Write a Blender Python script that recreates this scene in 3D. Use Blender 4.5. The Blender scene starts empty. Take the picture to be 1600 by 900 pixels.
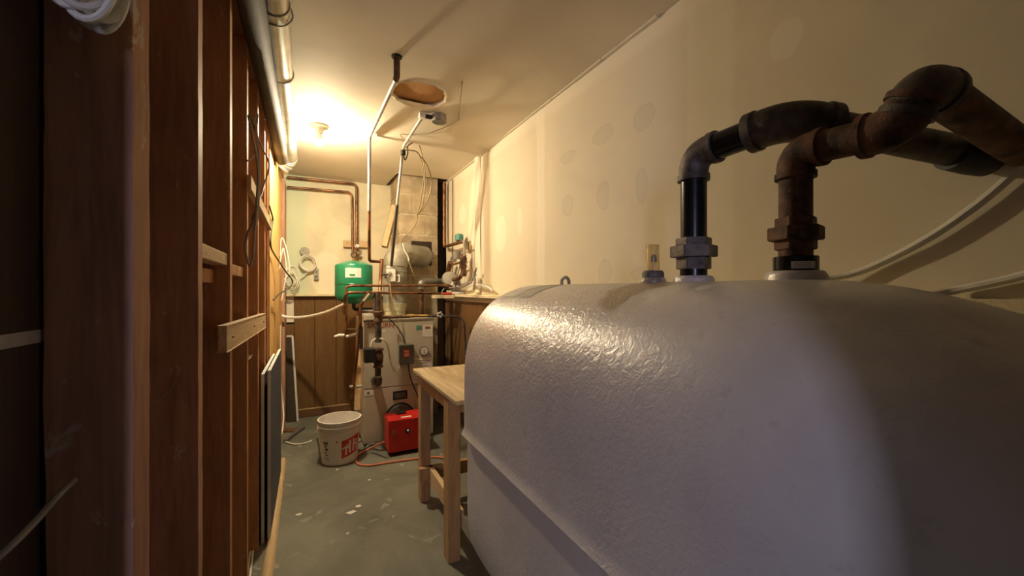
import bpy, bmesh, math, random
from mathutils import Vector, Matrix, noise
random.seed(7)
R = math.radians
C = bpy.context.scene.collection
S = bpy.context.scene

# ------------------------------------------------------------------ camera, world, light, exposure
F, TH, H, V0 = 630.0, R(26.64), 1.2, 453.0          # focal length in px, yaw, eye height, horizon row
ct, st = math.cos(TH), math.sin(TH)
cam = bpy.data.cameras.new('camera'); camo = bpy.data.objects.new('camera', cam); C.objects.link(camo)
cam.sensor_width = 36; cam.lens = F / 1600 * 36; cam.shift_y = (V0 - 450) / 1600; cam.clip_start = 0.01
camo.location = (0, 0, H); camo.rotation_euler = (R(90), 0, -TH)
S.camera = camo
S.view_settings.view_transform = 'Standard'; S.view_settings.look = 'None'
S.view_settings.gamma = 1; S.view_settings.use_curve_mapping = False
S.view_settings.exposure = 0.55
w = bpy.data.worlds.new('world'); S.world = w; w.use_nodes = True
w.node_tree.nodes['Background'].inputs[0].default_value = (0.55, 0.50, 0.56, 1)
w.node_tree.nodes['Background'].inputs[1].default_value = 0.07
def area(name, loc, target, sx, sy, power, col):
    l = bpy.data.lights.new(name, 'AREA'); l.shape = 'RECTANGLE'; l.size = sx; l.size_y = sy
    l.energy = power; l.color = col
    o = bpy.data.objects.new(name, l); C.objects.link(o); o.location = loc
    o.rotation_euler = (Vector(target) - Vector(loc)).to_track_quat('-Z', 'Y').to_euler()
    return o
area('doorway_daylight', (-1.60, -2.42, 1.25), (0.49, 0.15, 0.95), 0.20, 0.9, 18, (0.76, 0.72, 1.0))
BULB = 1850.0

# ------------------------------------------------------------------ helpers
def P(u, v, y=None, x=None, z=None):
    """a pixel of the 1600x900 frame to the point where its ray meets the plane y=, x= or z="""
    a = (u - 800) / F; b = (V0 - v) / F
    d = Vector((a * ct + st, -a * st + ct, b))
    t = y / d.y if y is not None else (x / d.x if x is not None else (z - H) / d.z)
    return Vector((0, 0, H)) + d * t

def link(o, label=None, cat=None, group=None, kind=None):
    if label: o['label'] = label
    if cat: o['category'] = cat
    if group: o['group'] = group
    if kind: o['kind'] = kind
    return o

def thing(name, loc, label, cat, group=None):
    o = bpy.data.objects.new(name, None); C.objects.link(o); o.location = loc
    o.empty_display_size = 0.05
    return link(o, label, cat, group)

def rootloc(p):
    while p.parent: p = p.parent
    return p.location.copy()

def obj(name, bm, m, parent=None, smooth=False, angle=40, label=None, cat=None, group=None, kind=None):
    me = bpy.data.meshes.new(name)
    bmesh.ops.recalc_face_normals(bm, faces=bm.faces)
    if parent is not None:
        off = rootloc(parent)
    else:
        xs = [v.co for v in bm.verts]
        off = Vector(((min(c.x for c in xs) + max(c.x for c in xs)) / 2, (min(c.y for c in xs) + max(c.y for c in xs)) / 2, min(c.z for c in xs)))
        if kind == 'structure': off = Vector((0, 0, 0))
    for v in bm.verts: v.co -= off
    if smooth:
        for f in bm.faces: f.smooth = True
        ca = math.cos(R(angle))
        for e in bm.edges:
            if len(e.link_faces) == 2:
                if e.link_faces[0].normal.dot(e.link_faces[1].normal) < ca: e.smooth = False
    bm.to_mesh(me); bm.free()
    me.materials.append(m)
    o = bpy.data.objects.new(name, me); C.objects.link(o)
    if parent is None: o.location = off
    else: o.parent = parent
    return link(o, label, cat, group, kind)

def B(): return bmesh.new()

def box(bm, p0, p1, bev=0.0):
    r = bmesh.ops.create_cube(bm, size=1)
    vs = r['verts']
    for v in vs:
        v.co = Vector([(p0[i] + p1[i]) / 2 + v.co[i] * (p1[i] - p0[i]) for i in range(3)])
    if bev:
        es = list({e for v in vs for e in v.link_edges})
        bmesh.ops.bevel(bm, geom=es, offset=bev, segments=2, affect='EDGES', profile=0.5)
    return bm

def beam(bm, a, b, w_, t_, up=(0, 0, 1), bev=0.0):
    a, b = Vector(a), Vector(b); d = (b - a); L = d.length; d.normalize()
    up = Vector(up); s = d.cross(up)
    if s.length < 1e-4: s = d.cross(Vector((1, 0, 0)))
    s.normalize(); n = s.cross(d)
    r = bmesh.ops.create_cube(bm, size=1)
    for v in r['verts']:
        c = v.co.copy()
        v.co = (a + b) / 2 + d * c.x * L + s * c.y * w_ + n * c.z * t_
    if bev:
        es = list({e for v in r['verts'] for e in v.link_edges})
        bmesh.ops.bevel(bm, geom=es, offset=bev, segments=2, affect='EDGES', profile=0.5)
    return bm

def catmull(pts, n=6):
    pts = [Vector(p) for p in pts]
    if len(pts) < 3: return pts
    q = [pts[0] * 2 - pts[1]] + pts + [pts[-1] * 2 - pts[-2]]
    out = []
    for i in range(1, len(q) - 2):
        for k in range(n):
            t = k / n
            p0, p1, p2, p3 = q[i - 1], q[i], q[i + 1], q[i + 2]
            out.append(0.5 * ((2 * p1) + (p2 - p0) * t + (2 * p0 - 5 * p1 + 4 * p2 - p3) * t * t + (3 * p1 - p0 - 3 * p2 + p3) * t ** 3))
    out.append(pts[-1]); return out

def fillet(pts, r, n=6):
    pts = [Vector(p) for p in pts]; out = [pts[0]]
    for i in range(1, len(pts) - 1):
        a, b, c = pts[i - 1], pts[i], pts[i + 1]
        d1 = (a - b); d2 = (c - b)
        rr = min(r, d1.length * .45, d2.length * .45)
        p, q = b + d1.normalized() * rr, b + d2.normalized() * rr
        for k in range(n + 1):
            t = k / n
            out.append(p * (1 - t) ** 2 + b * 2 * t * (1 - t) + q * t * t)
    out.append(pts[-1]); return out

def tube(bm, pts, r, seg=10, cap=True):
    pts = [Vector(p) for p in pts]
    rs = r if isinstance(r, (list, tuple)) else [r] * len(pts)
    T = []
    for i in range(len(pts)):
        d = pts[min(i + 1, len(pts) - 1)] - pts[max(i - 1, 0)]
        T.append(d.normalized() if d.length > 1e-9 else Vector((0, 0, 1)))
    n = T[0].orthogonal().normalized(); rings = []
    for i, p in enumerate(pts):
        n = (n - T[i] * n.dot(T[i]))
        n = n.normalized() if n.length > 1e-6 else T[i].orthogonal().normalized()
        b = T[i].cross(n)
        rings.append([bm.verts.new(p + (n * math.cos(k * 2 * math.pi / seg) + b * math.sin(k * 2 * math.pi / seg)) * rs[i]) for k in range(seg)])
    for i in range(len(rings) - 1):
        for k in range(seg):
            bm.faces.new((rings[i][k], rings[i][(k + 1) % seg], rings[i + 1][(k + 1) % seg], rings[i + 1][k]))
    if cap:
        bm.faces.new(rings[0][::-1]); bm.faces.new(rings[-1])
    return bm

def lathe(bm, prof, c, axis=(0, 0, 1), seg=24, cap=True):
    """profile of (distance along axis, radius) from centre c"""
    ax = Vector(axis).normalized(); c = Vector(c)
    n = ax.orthogonal().normalized(); b = ax.cross(n); rings = []
    for h, r in prof:
        rings.append([bm.verts.new(c + ax * h + (n * math.cos(k * 2 * math.pi / seg) + b * math.sin(k * 2 * math.pi / seg)) * max(r, 1e-4)) for k in range(seg)])
    for i in range(len(rings) - 1):
        for k in range(seg):
            bm.faces.new((rings[i][k], rings[i][(k + 1) % seg], rings[i + 1][(k + 1) % seg], rings[i + 1][k]))
    if cap:
        bm.faces.new(rings[0][::-1]); bm.faces.new(rings[-1])
    return bm

def torus(bm, c, R_, r, axis=(0, 0, 1), seg=24, ms=8):
    ax = Vector(axis).normalized(); n = ax.orthogonal().normalized(); b = ax.cross(n); c = Vector(c); rings = []
    for i in range(seg):
        a = i * 2 * math.pi / seg; d = n * math.cos(a) + b * math.sin(a)
        rings.append([bm.verts.new(c + d * (R_ + r * math.cos(k * 2 * math.pi / ms)) + ax * r * math.sin(k * 2 * math.pi / ms)) for k in range(ms)])
    for i in range(seg):
        for k in range(ms):
            bm.faces.new((rings[i][k], rings[i][(k + 1) % ms], rings[(i + 1) % seg][(k + 1) % ms], rings[(i + 1) % seg][k]))
    return bm

def quadgrid(bm, f, nu, nv):
    g = [[bm.verts.new(f(i / nu, j / nv)) for j in range(nv + 1)] for i in range(nu + 1)]
    for i in range(nu):
        for j in range(nv):
            bm.faces.new((g[i][j], g[i + 1][j], g[i + 1][j + 1], g[i][j + 1]))
    return bm

def roughen(bm, amp, sc, cuts=0):
    if cuts: bmesh.ops.subdivide_edges(bm, edges=bm.edges[:], cuts=cuts, use_grid_fill=True)
    for v in bm.verts:
        v.co += Vector(noise.noise_vector(v.co * sc)) * amp
    return bm

# ------------------------------------------------------------------ materials
def nt(name):
    m = bpy.data.materials.new(name); m.use_nodes = True
    return m, m.node_tree.nodes, m.node_tree.links, m.node_tree.nodes['Principled BSDF']
def mixc(N, L, fac, a, b):
    x = N.new('ShaderNodeMix'); x.data_type = 'RGBA'
    if isinstance(fac, (int, float)): x.inputs[0].default_value = fac
    else: L.new(fac, x.inputs[0])
    for i, c in ((6, a), (7, b)):
        if isinstance(c, tuple): x.inputs[i].default_value = (*c[:3], 1)
        else: L.new(c, x.inputs[i])
    return x.outputs[2]
def ramp(N, L, src, stops):
    r = N.new('ShaderNodeValToRGB'); L.new(src, r.inputs[0])
    e = r.color_ramp.elements
    while len(e) < len(stops): e.new(0.5)
    for i, (p, c) in enumerate(stops):
        e[i].position = p; e[i].color = (*c, 1) if isinstance(c, tuple) else (c, c, c, 1)
    return r.outputs[0]
def noi(N, L, vec, scale, detail=4, rough=.6, dist=0):
    n = N.new('ShaderNodeTexNoise'); n.inputs['Scale'].default_value = scale
    n.inputs['Detail'].default_value = detail; n.inputs['Roughness'].default_value = rough
    n.inputs['Distortion'].default_value = dist
    L.new(vec, n.inputs['Vector']); return n
def coords(N, L, scale=(1, 1, 1)):
    g = N.new('ShaderNodeNewGeometry'); mp = N.new('ShaderNodeMapping'); mp.inputs['Scale'].default_value = scale
    L.new(g.outputs['Position'], mp.inputs['Vector']); return mp.outputs[0]
def bump(N, L, bs, src, strength, dist=.01):
    b = N.new('ShaderNodeBump'); b.inputs['Strength'].default_value = strength; b.inputs['Distance'].default_value = dist
    L.new(src, b.inputs['Height']); L.new(b.outputs[0], bs.inputs['Normal']); return b
def paint(name, col, rough=.5, metal=0, var=.12, sc=8, bs_=.15, spec=.5):
    m, N, L, b = nt(name); v = coords(N, L)
    n = noi(N, L, v, sc); c2 = tuple(c * (1 - var * 2.2) for c in col)
    L.new(mixc(N, L, ramp(N, L, n.outputs[0], [(.35, 0.), (.7, 1.)]), col, c2), b.inputs['Base Color'])
    b.inputs['Roughness'].default_value = rough; b.inputs['Metallic'].default_value = metal
    b.inputs['Specular IOR Level'].default_value = spec
    n2 = noi(N, L, v, sc * 12); bump(N, L, b, n2.outputs[0], bs_, .002)
    return m
def wood(name, c1, c2, axis=2, rough=.65, sc=14, scuff=0, knots=True):
    m, N, L, b = nt(name); s = [1, 1, 1]; s[axis] = .09
    v = coords(N, L, tuple(s)); n = noi(N, L, v, sc * 1.6, 6, .65, 1.2)
    fine = noi(N, L, v, sc * 9, 3, .6)
    c = mixc(N, L, ramp(N, L, n.outputs[0], [(.32, 0.), (.68, 1.)]), c1, c2)
    c = mixc(N, L, ramp(N, L, fine.outputs[0], [(.5, 0.), (.75, .45)]), c, tuple(x * .5 for x in c2))
    if knots:
        g = coords(N, L, tuple(.35 if i == axis else 1 for i in range(3)))
        vo = N.new('ShaderNodeTexVoronoi'); vo.inputs['Scale'].default_value = 4.2; L.new(g, vo.inputs['Vector'])
        c = mixc(N, L, ramp(N, L, vo.outputs['Distance'], [(.06, .85), (.13, 0.)]), c, tuple(x * .28 for x in c2))
    if scuff:
        g2 = coords(N, L, (1, 1, .5)); sn = noi(N, L, g2, 13, 5, .75, .6)
        c = mixc(N, L, ramp(N, L, sn.outputs[0], [(.61, 0.), (.66, scuff)]), c, (.75, .68, .62))
    L.new(c, b.inputs['Base Color']); b.inputs['Roughness'].default_value = rough
    bump(N, L, b, fine.outputs[0], .25, .002); return m
def metal(name, col, rough=.35, sc=20, var=.2, metallic=1.0, bs_=.1):
    return paint(name, col, rough, metallic, var, sc, bs_)

def blobs(N, L, base, items, warp=.02, nsc=9):
    """joint compound and other patches: ellipses (cx,cy,cz, rx,ry,rz) of another tone, with an irregular outline"""
    g = N.new('ShaderNodeNewGeometry'); n = noi(N, L, g.outputs['Position'], nsc, 2)
    a = N.new('ShaderNodeVectorMath'); a.operation = 'MULTIPLY_ADD'
    L.new(n.outputs['Color'], a.inputs[0]); a.inputs[1].default_value = (warp * 2,) * 3
    o = N.new('ShaderNodeVectorMath'); o.operation = 'SUBTRACT'; L.new(g.outputs['Position'], o.inputs[0]); o.inputs[1].default_value = (warp,) * 3
    L.new(o.outputs[0], a.inputs[2]); pos = a.outputs[0]
    for (c, r, col, soft, k, ring) in items:
        s = N.new('ShaderNodeVectorMath'); s.operation = 'SUBTRACT'; L.new(pos, s.inputs[0]); s.inputs[1].default_value = c
        m_ = N.new('ShaderNodeVectorMath'); m_.operation = 'MULTIPLY'; L.new(s.outputs[0], m_.inputs[0]); m_.inputs[1].default_value = tuple(1 / q if q else 0 for q in r)
        ln = N.new('ShaderNodeVectorMath'); ln.operation = 'LENGTH'; L.new(m_.outputs[0], ln.inputs[0])
        if ring: st_ = [(.0, k * .45), (.86, k * .5), (.95, k), (1.0, 0.)]
        else: st_ = [(1 - soft, k), (1.0, 0.)]
        base = mixc(N, L, ramp(N, L, ln.outputs['Value'], st_), base, col)
    return base
def drywall(name, col, items=(), var=.08, rough=.75, sc=2.2):
    m, N, L, b = nt(name); v = coords(N, L); n = noi(N, L, v, sc, 5, .55, .6)
    base = mixc(N, L, ramp(N, L, n.outputs[0], [(.38, 0.), (.66, 1.)]), col, tuple(c * (1 - var) for c in col))
    base = blobs(N, L, base, items)
    L.new(base, b.inputs['Base Color']); b.inputs['Roughness'].default_value = rough
    n2 = noi(N, L, v, 3, 6, .6); bump(N, L, b, n2.outputs[0], .12, .02); return m

XR = 1.22; YB = 4.28; ZC = 2.27; XS = -.213; XP = -.303; YN = -.26
def wr(u, v): return tuple(P(u, v, x=XR))
W2 = (.66, .60, .46); W3 = (.90, .84, .68); GR = (.45, .43, .35)
right_items = []
for (u, v, ry, rz) in [(887, 245, .075, .035), (941, 211, .075, .045), (1006, 182, .065, .055), (942, 305, .05, .07), (1003, 290, .038, .075), (887, 322, .05, .06), (945, 425, .05, .06), (1003, 430, .06, .035)]:
    right_items.append((wr(u, v), (0, ry, rz), GR, .1, .36, True))
for (u, v, ry, rz) in [(1225, 62, .05, .06), (722, 335, .10, .10), (782, 365, .10, .14), (812, 345, .04, .09), (760, 300, .03, .3), (740, 350, .13, .4)]:
    right_items.append((wr(u, v), (0, ry, rz), W3, .15, .6, False))
right_items += [((XR, 2.05, 1.4), (0, .05, 0), W3, .2, .55, False), ((XR, .93, 1.4), (0, .10, 0), W3, .2, .40, False),
                ((XR, 2.0, ZC), (0, 0, .10), W3, .4, .5, False)]
M = {}
M['wall'] = drywall('painted_drywall', (.80, .72, .54), right_items)
M['back'] = drywall('patched_back_drywall', (.78, .72, .52), [
    ((-.9, YB, 1.5), (.90, 0, 0), (.58, .68, .47), .06, .75, False),
    ((.42, YB, 1.62), (.16, 0, .12), (.66, .60, .44), .2, .6, False), ((.35, YB, 1.95), (.18, 0, .12), (.62, .58, .42), .2, .6, False),
    ((.15, YB, 1.35), (.16, 0, .25), (.92, .86, .68), .2, .6, False)], var=.16, sc=4)
M['ceil'] = drywall('ceiling_board', (.76, .70, .57), [((.9, .5, ZC), (.7, .5, 0), (.62, .56, .45), .8, .4, False), ((.6, 2.2, ZC), (.2, .2, 0), (.75, .68, .55), .3, .4, False)], var=.14, sc=1.5)
M['strip'] = drywall('joint_compound', (.84, .77, .60))
M['pine'] = wood('pine_stud', (.60, .30, .13), (.45, .205, .085), 2, scuff=.25)
M['rough'] = wood('rough_pine_stud', (.62, .34, .22), (.36, .17, .10), 2, scuff=.5, sc=8)
M['bright'] = wood('fresh_pine', (.78, .48, .17), (.66, .36, .11), 2)
M['brace'] = wood('raw_brace_board', (.66, .48, .28), (.52, .35, .18), 1)
M['plate'] = wood('plate_lumber', (.45, .25, .11), (.33, .17, .07), 1)
M['sheath'] = wood('dark_sheathing', (.085, .052, .032), (.06, .036, .022), 2, knots=False, rough=.8)
M['panel'] = wood('brown_panelling', (.21, .115, .045), (.15, .075, .028), 2, rough=.35, knots=False)
M['base'] = wood('brown_baseboard', (.20, .10, .045), (.13, .065, .03), 0, rough=.4, knots=False)
M['ledge'] = wood('cream_ledge', (.80, .70, .48), (.70, .60, .38), 0, knots=False)
M['bench'] = wood('workbench_pine', (.54, .33, .14), (.32, .17, .065), 2, scuff=.0)
M['ply'] = wood('stained_plywood', (.62, .50, .31), (.30, .20, .10), 1, sc=5)
M['hole'] = wood('brown_fibreboard', (.50, .26, .09), (.42, .21, .07), 1, knots=False)
M['tank'] = None
M['galv'] = metal('galvanised_steel', (.72, .71, .66), .34, 9, .14, .75)
M['dullduct'] = metal('dull_dark_duct', (.065, .048, .034), .75, 7, .3, .0)
M['black'] = paint('black_pipe_enamel', (.012, .012, .013), .25, .2, .3, 10, .1)
M['iron'] = paint('cast_iron', (.15, .12, .10), .48, .3, .4, 22, .6)
M['rust'] = paint('rusty_iron', (.20, .095, .05), .65, .2, .45, 26, .7)
M['copper'] = paint('tarnished_copper', (.36, .17, .09), .4, .75, .4, 12, .2)
M['steel'] = paint('grey_conduit', (.50, .48, .42), .5, .35, .2, 12, .1)
M['brass'] = metal('brass', (.75, .58, .30), .3)
M['whitep'] = paint('white_plastic', (.83, .80, .74), .4, 0, .05, 10, .05)
M['bucket'] = paint('bucket_plastic', (.84, .80, .75), .38, 0, .06, 7, .05)
M['cablew'] = paint('white_cable', (.80, .77, .68), .45, 0, .05, 10, .05)
M['cableg'] = paint('grey_cable', (.36, .33, .30), .5, 0, .2, 10, .05)
M['cabled'] = paint('dark_cable', (.055, .045, .035), .5, 0, .2, 10, .05)
M['wiret'] = paint('tan_wire', (.36, .27, .15), .5, 0, .2, 10, .05)
M['green'] = paint('green_tank_enamel', (.015, .23, .115), .3, 0, .15, 5, .05)
M['boiler'] = paint('boiler_enamel', (.56, .51, .42), .4, .1, .06, 5, .08)
M['boilerd'] = paint('boiler_trim_grey', (.27, .25, .21), .45, .1, .1, 5, .08)
M['red'] = paint('burner_red', (.60, .02, .018), .35, 0, .12, 8, .05)
M['redp'] = paint('print_red', (.62, .045, .03), .5, 0, .1, 20, 0)
M['redl'] = paint('faded_red_print', (.45, .13, .085), .5, 0, .3, 40, 0)
M['blackp'] = paint('flat_black', (.015, .014, .013), .55, 0, .2, 10, .1)
M['dgrey'] = paint('dark_grey_box', (.11, .11, .10), .5, .1, .1, 10, .1)
M['mgrey'] = paint('mid_grey_plate', (.24, .24, .22), .45, .5, .2, 12, .1)
M['paper'] = paint('paper_label', (.80, .76, .68), .8, 0, .12, 30, 0)
M['whitel'] = paint('white_label', (.78, .75, .68), .6, 0, .05, 30, 0)
M['teal'] = paint('teal_label', (.10, .30, .24), .6, 0, .2, 60, 0)
M['ins'] = paint('grey_flue_sheet', (.40, .375, .30), .55, .25, .22, 6, .35)
M['flueg'] = paint('flue_base_cream', (.62, .58, .40), .5, .2, .2, 9, .2)
M['cord'] = paint('orange_cord', (.70, .22, .12), .5, 0, .1, 20, 0)
M['block'] = paint('chimney_block', (.50, .40, .27), .9, 0, .22, 7, .9)
M['mortar'] = paint('mortar', (.66, .58, .42), .95, 0, .2, 12, .8)
M['dark'] = paint('dark_joint_and_shade', (.035, .022, .014), .9, 0, .3, 6, .1)  # dark brown for joints, and for shade painted in the recess and flue opening
M['foam'] = paint('blue_grey_panel_face', (.055, .065, .10), .6, 0, .1, 8, .1)
M['foamw'] = paint('pale_panel_edge', (.70, .72, .68), .6, 0, .05, 8, .1)
M['screen'] = paint('insect_screen', (.06, .045, .03), .8, 0, .2, 60, .1)
M['label'] = paint('grey_tape', (.60, .56, .50), .6, 0, .1, 20, .1)
M['gauge'] = paint('gauge_collar_grey', (.23, .22, .20), .6, .2, .3, 30, .5)

# tank paint: brushed silver-grey enamel over a ripply surface, with scraped patches and a soft darker patch on top
def tank_mat():
    m, N, L, b = nt('tank_silver_paint'); v = coords(N, L)
    n = noi(N, L, v, 3.2, 5, .6, .5)
    base = mixc(N, L, ramp(N, L, n.outputs[0], [(.36, 0.), (.66, 1.)]), (.74, .70, .675), (.62, .59, .58))
    n3 = noi(N, L, v, 26, 4, .6)
    base = mixc(N, L, ramp(N, L, n3.outputs[0], [(.62, 0.), (.72, .35)]), base, (.47, .44, .43))
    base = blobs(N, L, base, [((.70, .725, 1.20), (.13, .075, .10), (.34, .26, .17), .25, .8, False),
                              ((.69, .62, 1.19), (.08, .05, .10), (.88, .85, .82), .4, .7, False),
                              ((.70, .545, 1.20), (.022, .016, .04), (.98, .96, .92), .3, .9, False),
                              ((.66, .30, 1.15), (.10, .14, .12), (.42, .39, .34), .7, .5, False)], warp=.05, nsc=14)  # last one: soft darker patch towards the near end
    L.new(base, b.inputs['Base Color'])
    b.inputs['Metallic'].default_value = .22
    rr = ramp(N, L, n3.outputs[0], [(.3, .30), (.7, .42)]); L.new(rr, b.inputs['Roughness'])
    vo = noi(N, L, v, 55, 3, .55, 1.4)
    area_ = noi(N, L, v, 2.3, 2)
    mu = N.new('ShaderNodeMath'); mu.operation = 'MULTIPLY'
    L.new(vo.outputs[0], mu.inputs[0]); L.new(ramp(N, L, area_.outputs[0], [(.35, .35), (.6, 1.)]), mu.inputs[1])
    sx = N.new('ShaderNodeSeparateXYZ'); L.new(v, sx.inputs[0])
    m2 = N.new('ShaderNodeMath'); m2.operation = 'MULTIPLY'; L.new(mu.outputs[0], m2.inputs[0]); L.new(ramp(N, L, sx.outputs[1], [(.25, .18), (.62, 1.), (.95, 1.), (1.0, .7)]), m2.inputs[1])
    bump(N, L, b, m2.outputs[0], .48, .007)
    return m
M['tank'] = tank_mat()

def floor_mat():
    m, N, L, b = nt('worn_concrete'); v = coords(N, L)
    n = noi(N, L, v, 2.6, 6, .6, .8); base = mixc(N, L, ramp(N, L, n.outputs[0], [(.35, 0.), (.65, 1.)]), (.195, .19, .15), (.105, .105, .083))
    n2 = noi(N, L, v, 6.5, 4, .55, 1.0); base = mixc(N, L, ramp(N, L, n2.outputs[0], [(.64, 0.), (.69, .55)]), base, (.40, .38, .31))
    vo = N.new('ShaderNodeTexVoronoi'); vo.inputs['Scale'].default_value = 3.4
    wn_ = noi(N, L, v, 14, 3); ad = N.new('ShaderNodeVectorMath'); ad.operation = 'MULTIPLY_ADD'; L.new(wn_.outputs['Color'], ad.inputs[0]); ad.inputs[1].default_value = (.16, .16, .16); L.new(v, ad.inputs[2]); L.new(ad.outputs[0], vo.inputs['Vector'])
    base = mixc(N, L, ramp(N, L, vo.outputs['Distance'], [(.05, .6), (.10, 0.)]), base, (.42, .40, .33))
    n4 = noi(N, L, v, 60, 3); base = mixc(N, L, ramp(N, L, n4.outputs[0], [(.55, 0.), (.8, .3)]), base, (.07, .07, .055))
    L.new(base, b.inputs['Base Color']); b.inputs['Roughness'].default_value = .6
    bump(N, L, b, n4.outputs[0], .2, .004); return m
M['floor'] = floor_mat()

def glass_mat():
    m, N, L, b = nt('clear_gauge_plastic'); b.inputs['Base Color'].default_value = (.95, .85, .60, 1)
    b.inputs['Roughness'].default_value = .12; b.inputs['Transmission Weight'].default_value = .85; b.inputs['IOR'].default_value = 1.2
    return m
M['glass'] = glass_mat()
def bulb_mat():
    m, N, L, b = nt('lit_bulb'); b.inputs['Emission Color'].default_value = (1.0, .83, .55, 1)
    b.inputs['Emission Strength'].default_value = BULB; b.inputs['Base Color'].default_value = (1, 1, 1, 1); return m
M['bulb'] = bulb_mat()
M['porc'] = paint('porcelain', (.85, .82, .74), .25, 0, .03, 10, 0)

# ------------------------------------------------------------------ the setting
HC = P(655, 148, z=ZC); HRr = .142
obj('floor', box(B(), (-1.2, -3.0, -.05), (1.7, 4.6, 0)), M['floor'], kind='structure')
# ceiling board: one sheet with a round hole and a notch round the chimney
bm = B()
outer = [(-.45, -.36), (1.45, -.36), (1.45, 3.80), (1.135, 3.775), (.716, 3.79), (.690, YB + .1), (-.45, YB + .1)]
ov = [bm.verts.new((x, y, ZC)) for x, y in outer]
es = [bm.edges.new((ov[i], ov[(i + 1) % len(ov)])) for i in range(len(ov))]
hv = []
for k in range(40):
    a = k * math.pi / 20; rr = HRr * (1 + .02 * math.sin(5 * a) + .015 * math.sin(9 * a + 1))
    hv.append(bm.verts.new((HC.x + rr * math.cos(a), HC.y + rr * math.sin(a), ZC)))
es += [bm.edges.new((hv[i], hv[(i + 1) % 40])) for i in range(40)]
bmesh.ops.triangle_fill(bm, edges=es, use_beauty=True)
r = bmesh.ops.extrude_face_region(bm, geom=bm.faces[:])
for v in [g for g in r['geom'] if isinstance(g, bmesh.types.BMVert)]: v.co.z += .013
ceil = obj('ceiling', bm, M['ceil'], kind='structure')
bm = B(); lathe(bm, [(0, .16), (.006, .16)], (HC.x, HC.y, ZC + .014), seg=32)
obj('hole_backing', bm, M['hole'], ceil, label='brown board showing through the round hole')
bm = B()
def hr(i, j):
    a = i * 2 * math.pi; rr = HRr * (1.0 + .02 * math.sin(5 * a) + .015 * math.sin(9 * a + 1)) + (-.002, .006, .014)[int(round(j * 2))] + .003 * math.sin(14 * a)
    return (HC.x + rr * math.cos(a), HC.y + rr * math.sin(a), ZC - (.0005, .006, .0)[int(round(j * 2))])
quadgrid(bm, hr, 60, 2); obj('hole_rim', bm, M['strip'], ceil, smooth=True, label='ragged plaster rim of the round hole')
bm = B()   # sagging sheet joint
def sag(i, j):
    x = .41 + (XR - .41) * i; y = 2.30 + (2.93 - 2.30) * j
    return (x, y, ZC - .0008 - .014 * (j ** 2.2) * (.6 + .4 * math.sin(math.pi * min(1, i * 1.6 + .1))))
quadgrid(bm, sag, 16, 10)
quadgrid(bm, lambda i, j: (sag(i, 1)[0], 2.93 + .002 * j, sag(i, 1)[2] * (1 - j) + (ZC - .0006) * j), 16, 1)
obj('sagging_sheet', bm, M['ceil'], ceil, smooth=True)

bm = B()
quadgrid(bm, lambda i, j: (XR + .004 * math.sin(i * 9) + .003 * math.sin(j * 7 + i * 5), YN + (3.90 - YN) * i, ZC * j), 40, 12)
wallr = obj('wall_right', bm, M['wall'], smooth=True, kind='structure')
bm = B(); quadgrid(bm, lambda i, j: (XR - .001 - .020 * math.sin(math.pi * i) ** .6 + .004 * math.sin(j * 11), 2.99 + .11 * i, H - .02 + (ZC - H + .02) * j), 8, 14)
obj('joint_ridge', bm, M['strip'], wallr, smooth=True)
obj('joint_line', box(B(), (XR - .003, 3.70, H - .02), (XR + .001, 3.707, ZC)), M['dark'], wallr)
bm = B()
for k in range(26):   # torn, gapping tape where wall meets ceiling
    y0 = 1.15 + k * .11; d = .004 + .010 * abs(noise.noise(Vector((y0 * 2.3, 0, 0))))
    box(bm, (XR - .012 - d, y0, ZC - .004 - d * .7), (XR, y0 + .11, ZC))
obj('corner_tape', bm, M['ceil'], wallr, kind='stuff')
wb = obj('wall_back', box(B(), (-.45, YB, 0), (1.12, YB + .1, ZC + .2)), M['back'], kind='structure')
obj('wall_recess_shade', box(B(), (1.118, 3.98, 0), (1.5, 4.05, ZC + .15)), M['dark'], kind='structure')  # dark slab: shade of the open stud cavity put into its colour
bm = B(); box(bm, (.165, YN - .12, 0), (1.5, YN, ZC)); wn = obj('wall_near', bm, M['sheath'], kind='structure')  # unseen wall: its edge cuts the daylight, dark wood keeps bounce down
bm = B(); box(bm, (-.45, YN - .12, 2.03), (.165, YN, ZC)); obj('door_header', bm, M['sheath'], wn)
bm = B(); box(bm, (.150, YN - .13, 0), (.165, YN + .004, 2.03)); obj('door_jamb', bm, M['ledge'], wn)

for k in range(1): obj('plank', box(B(), (1.12, 3.955, .02), (1.21, 3.97, H - .06)), M['panel'], wb)
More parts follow.
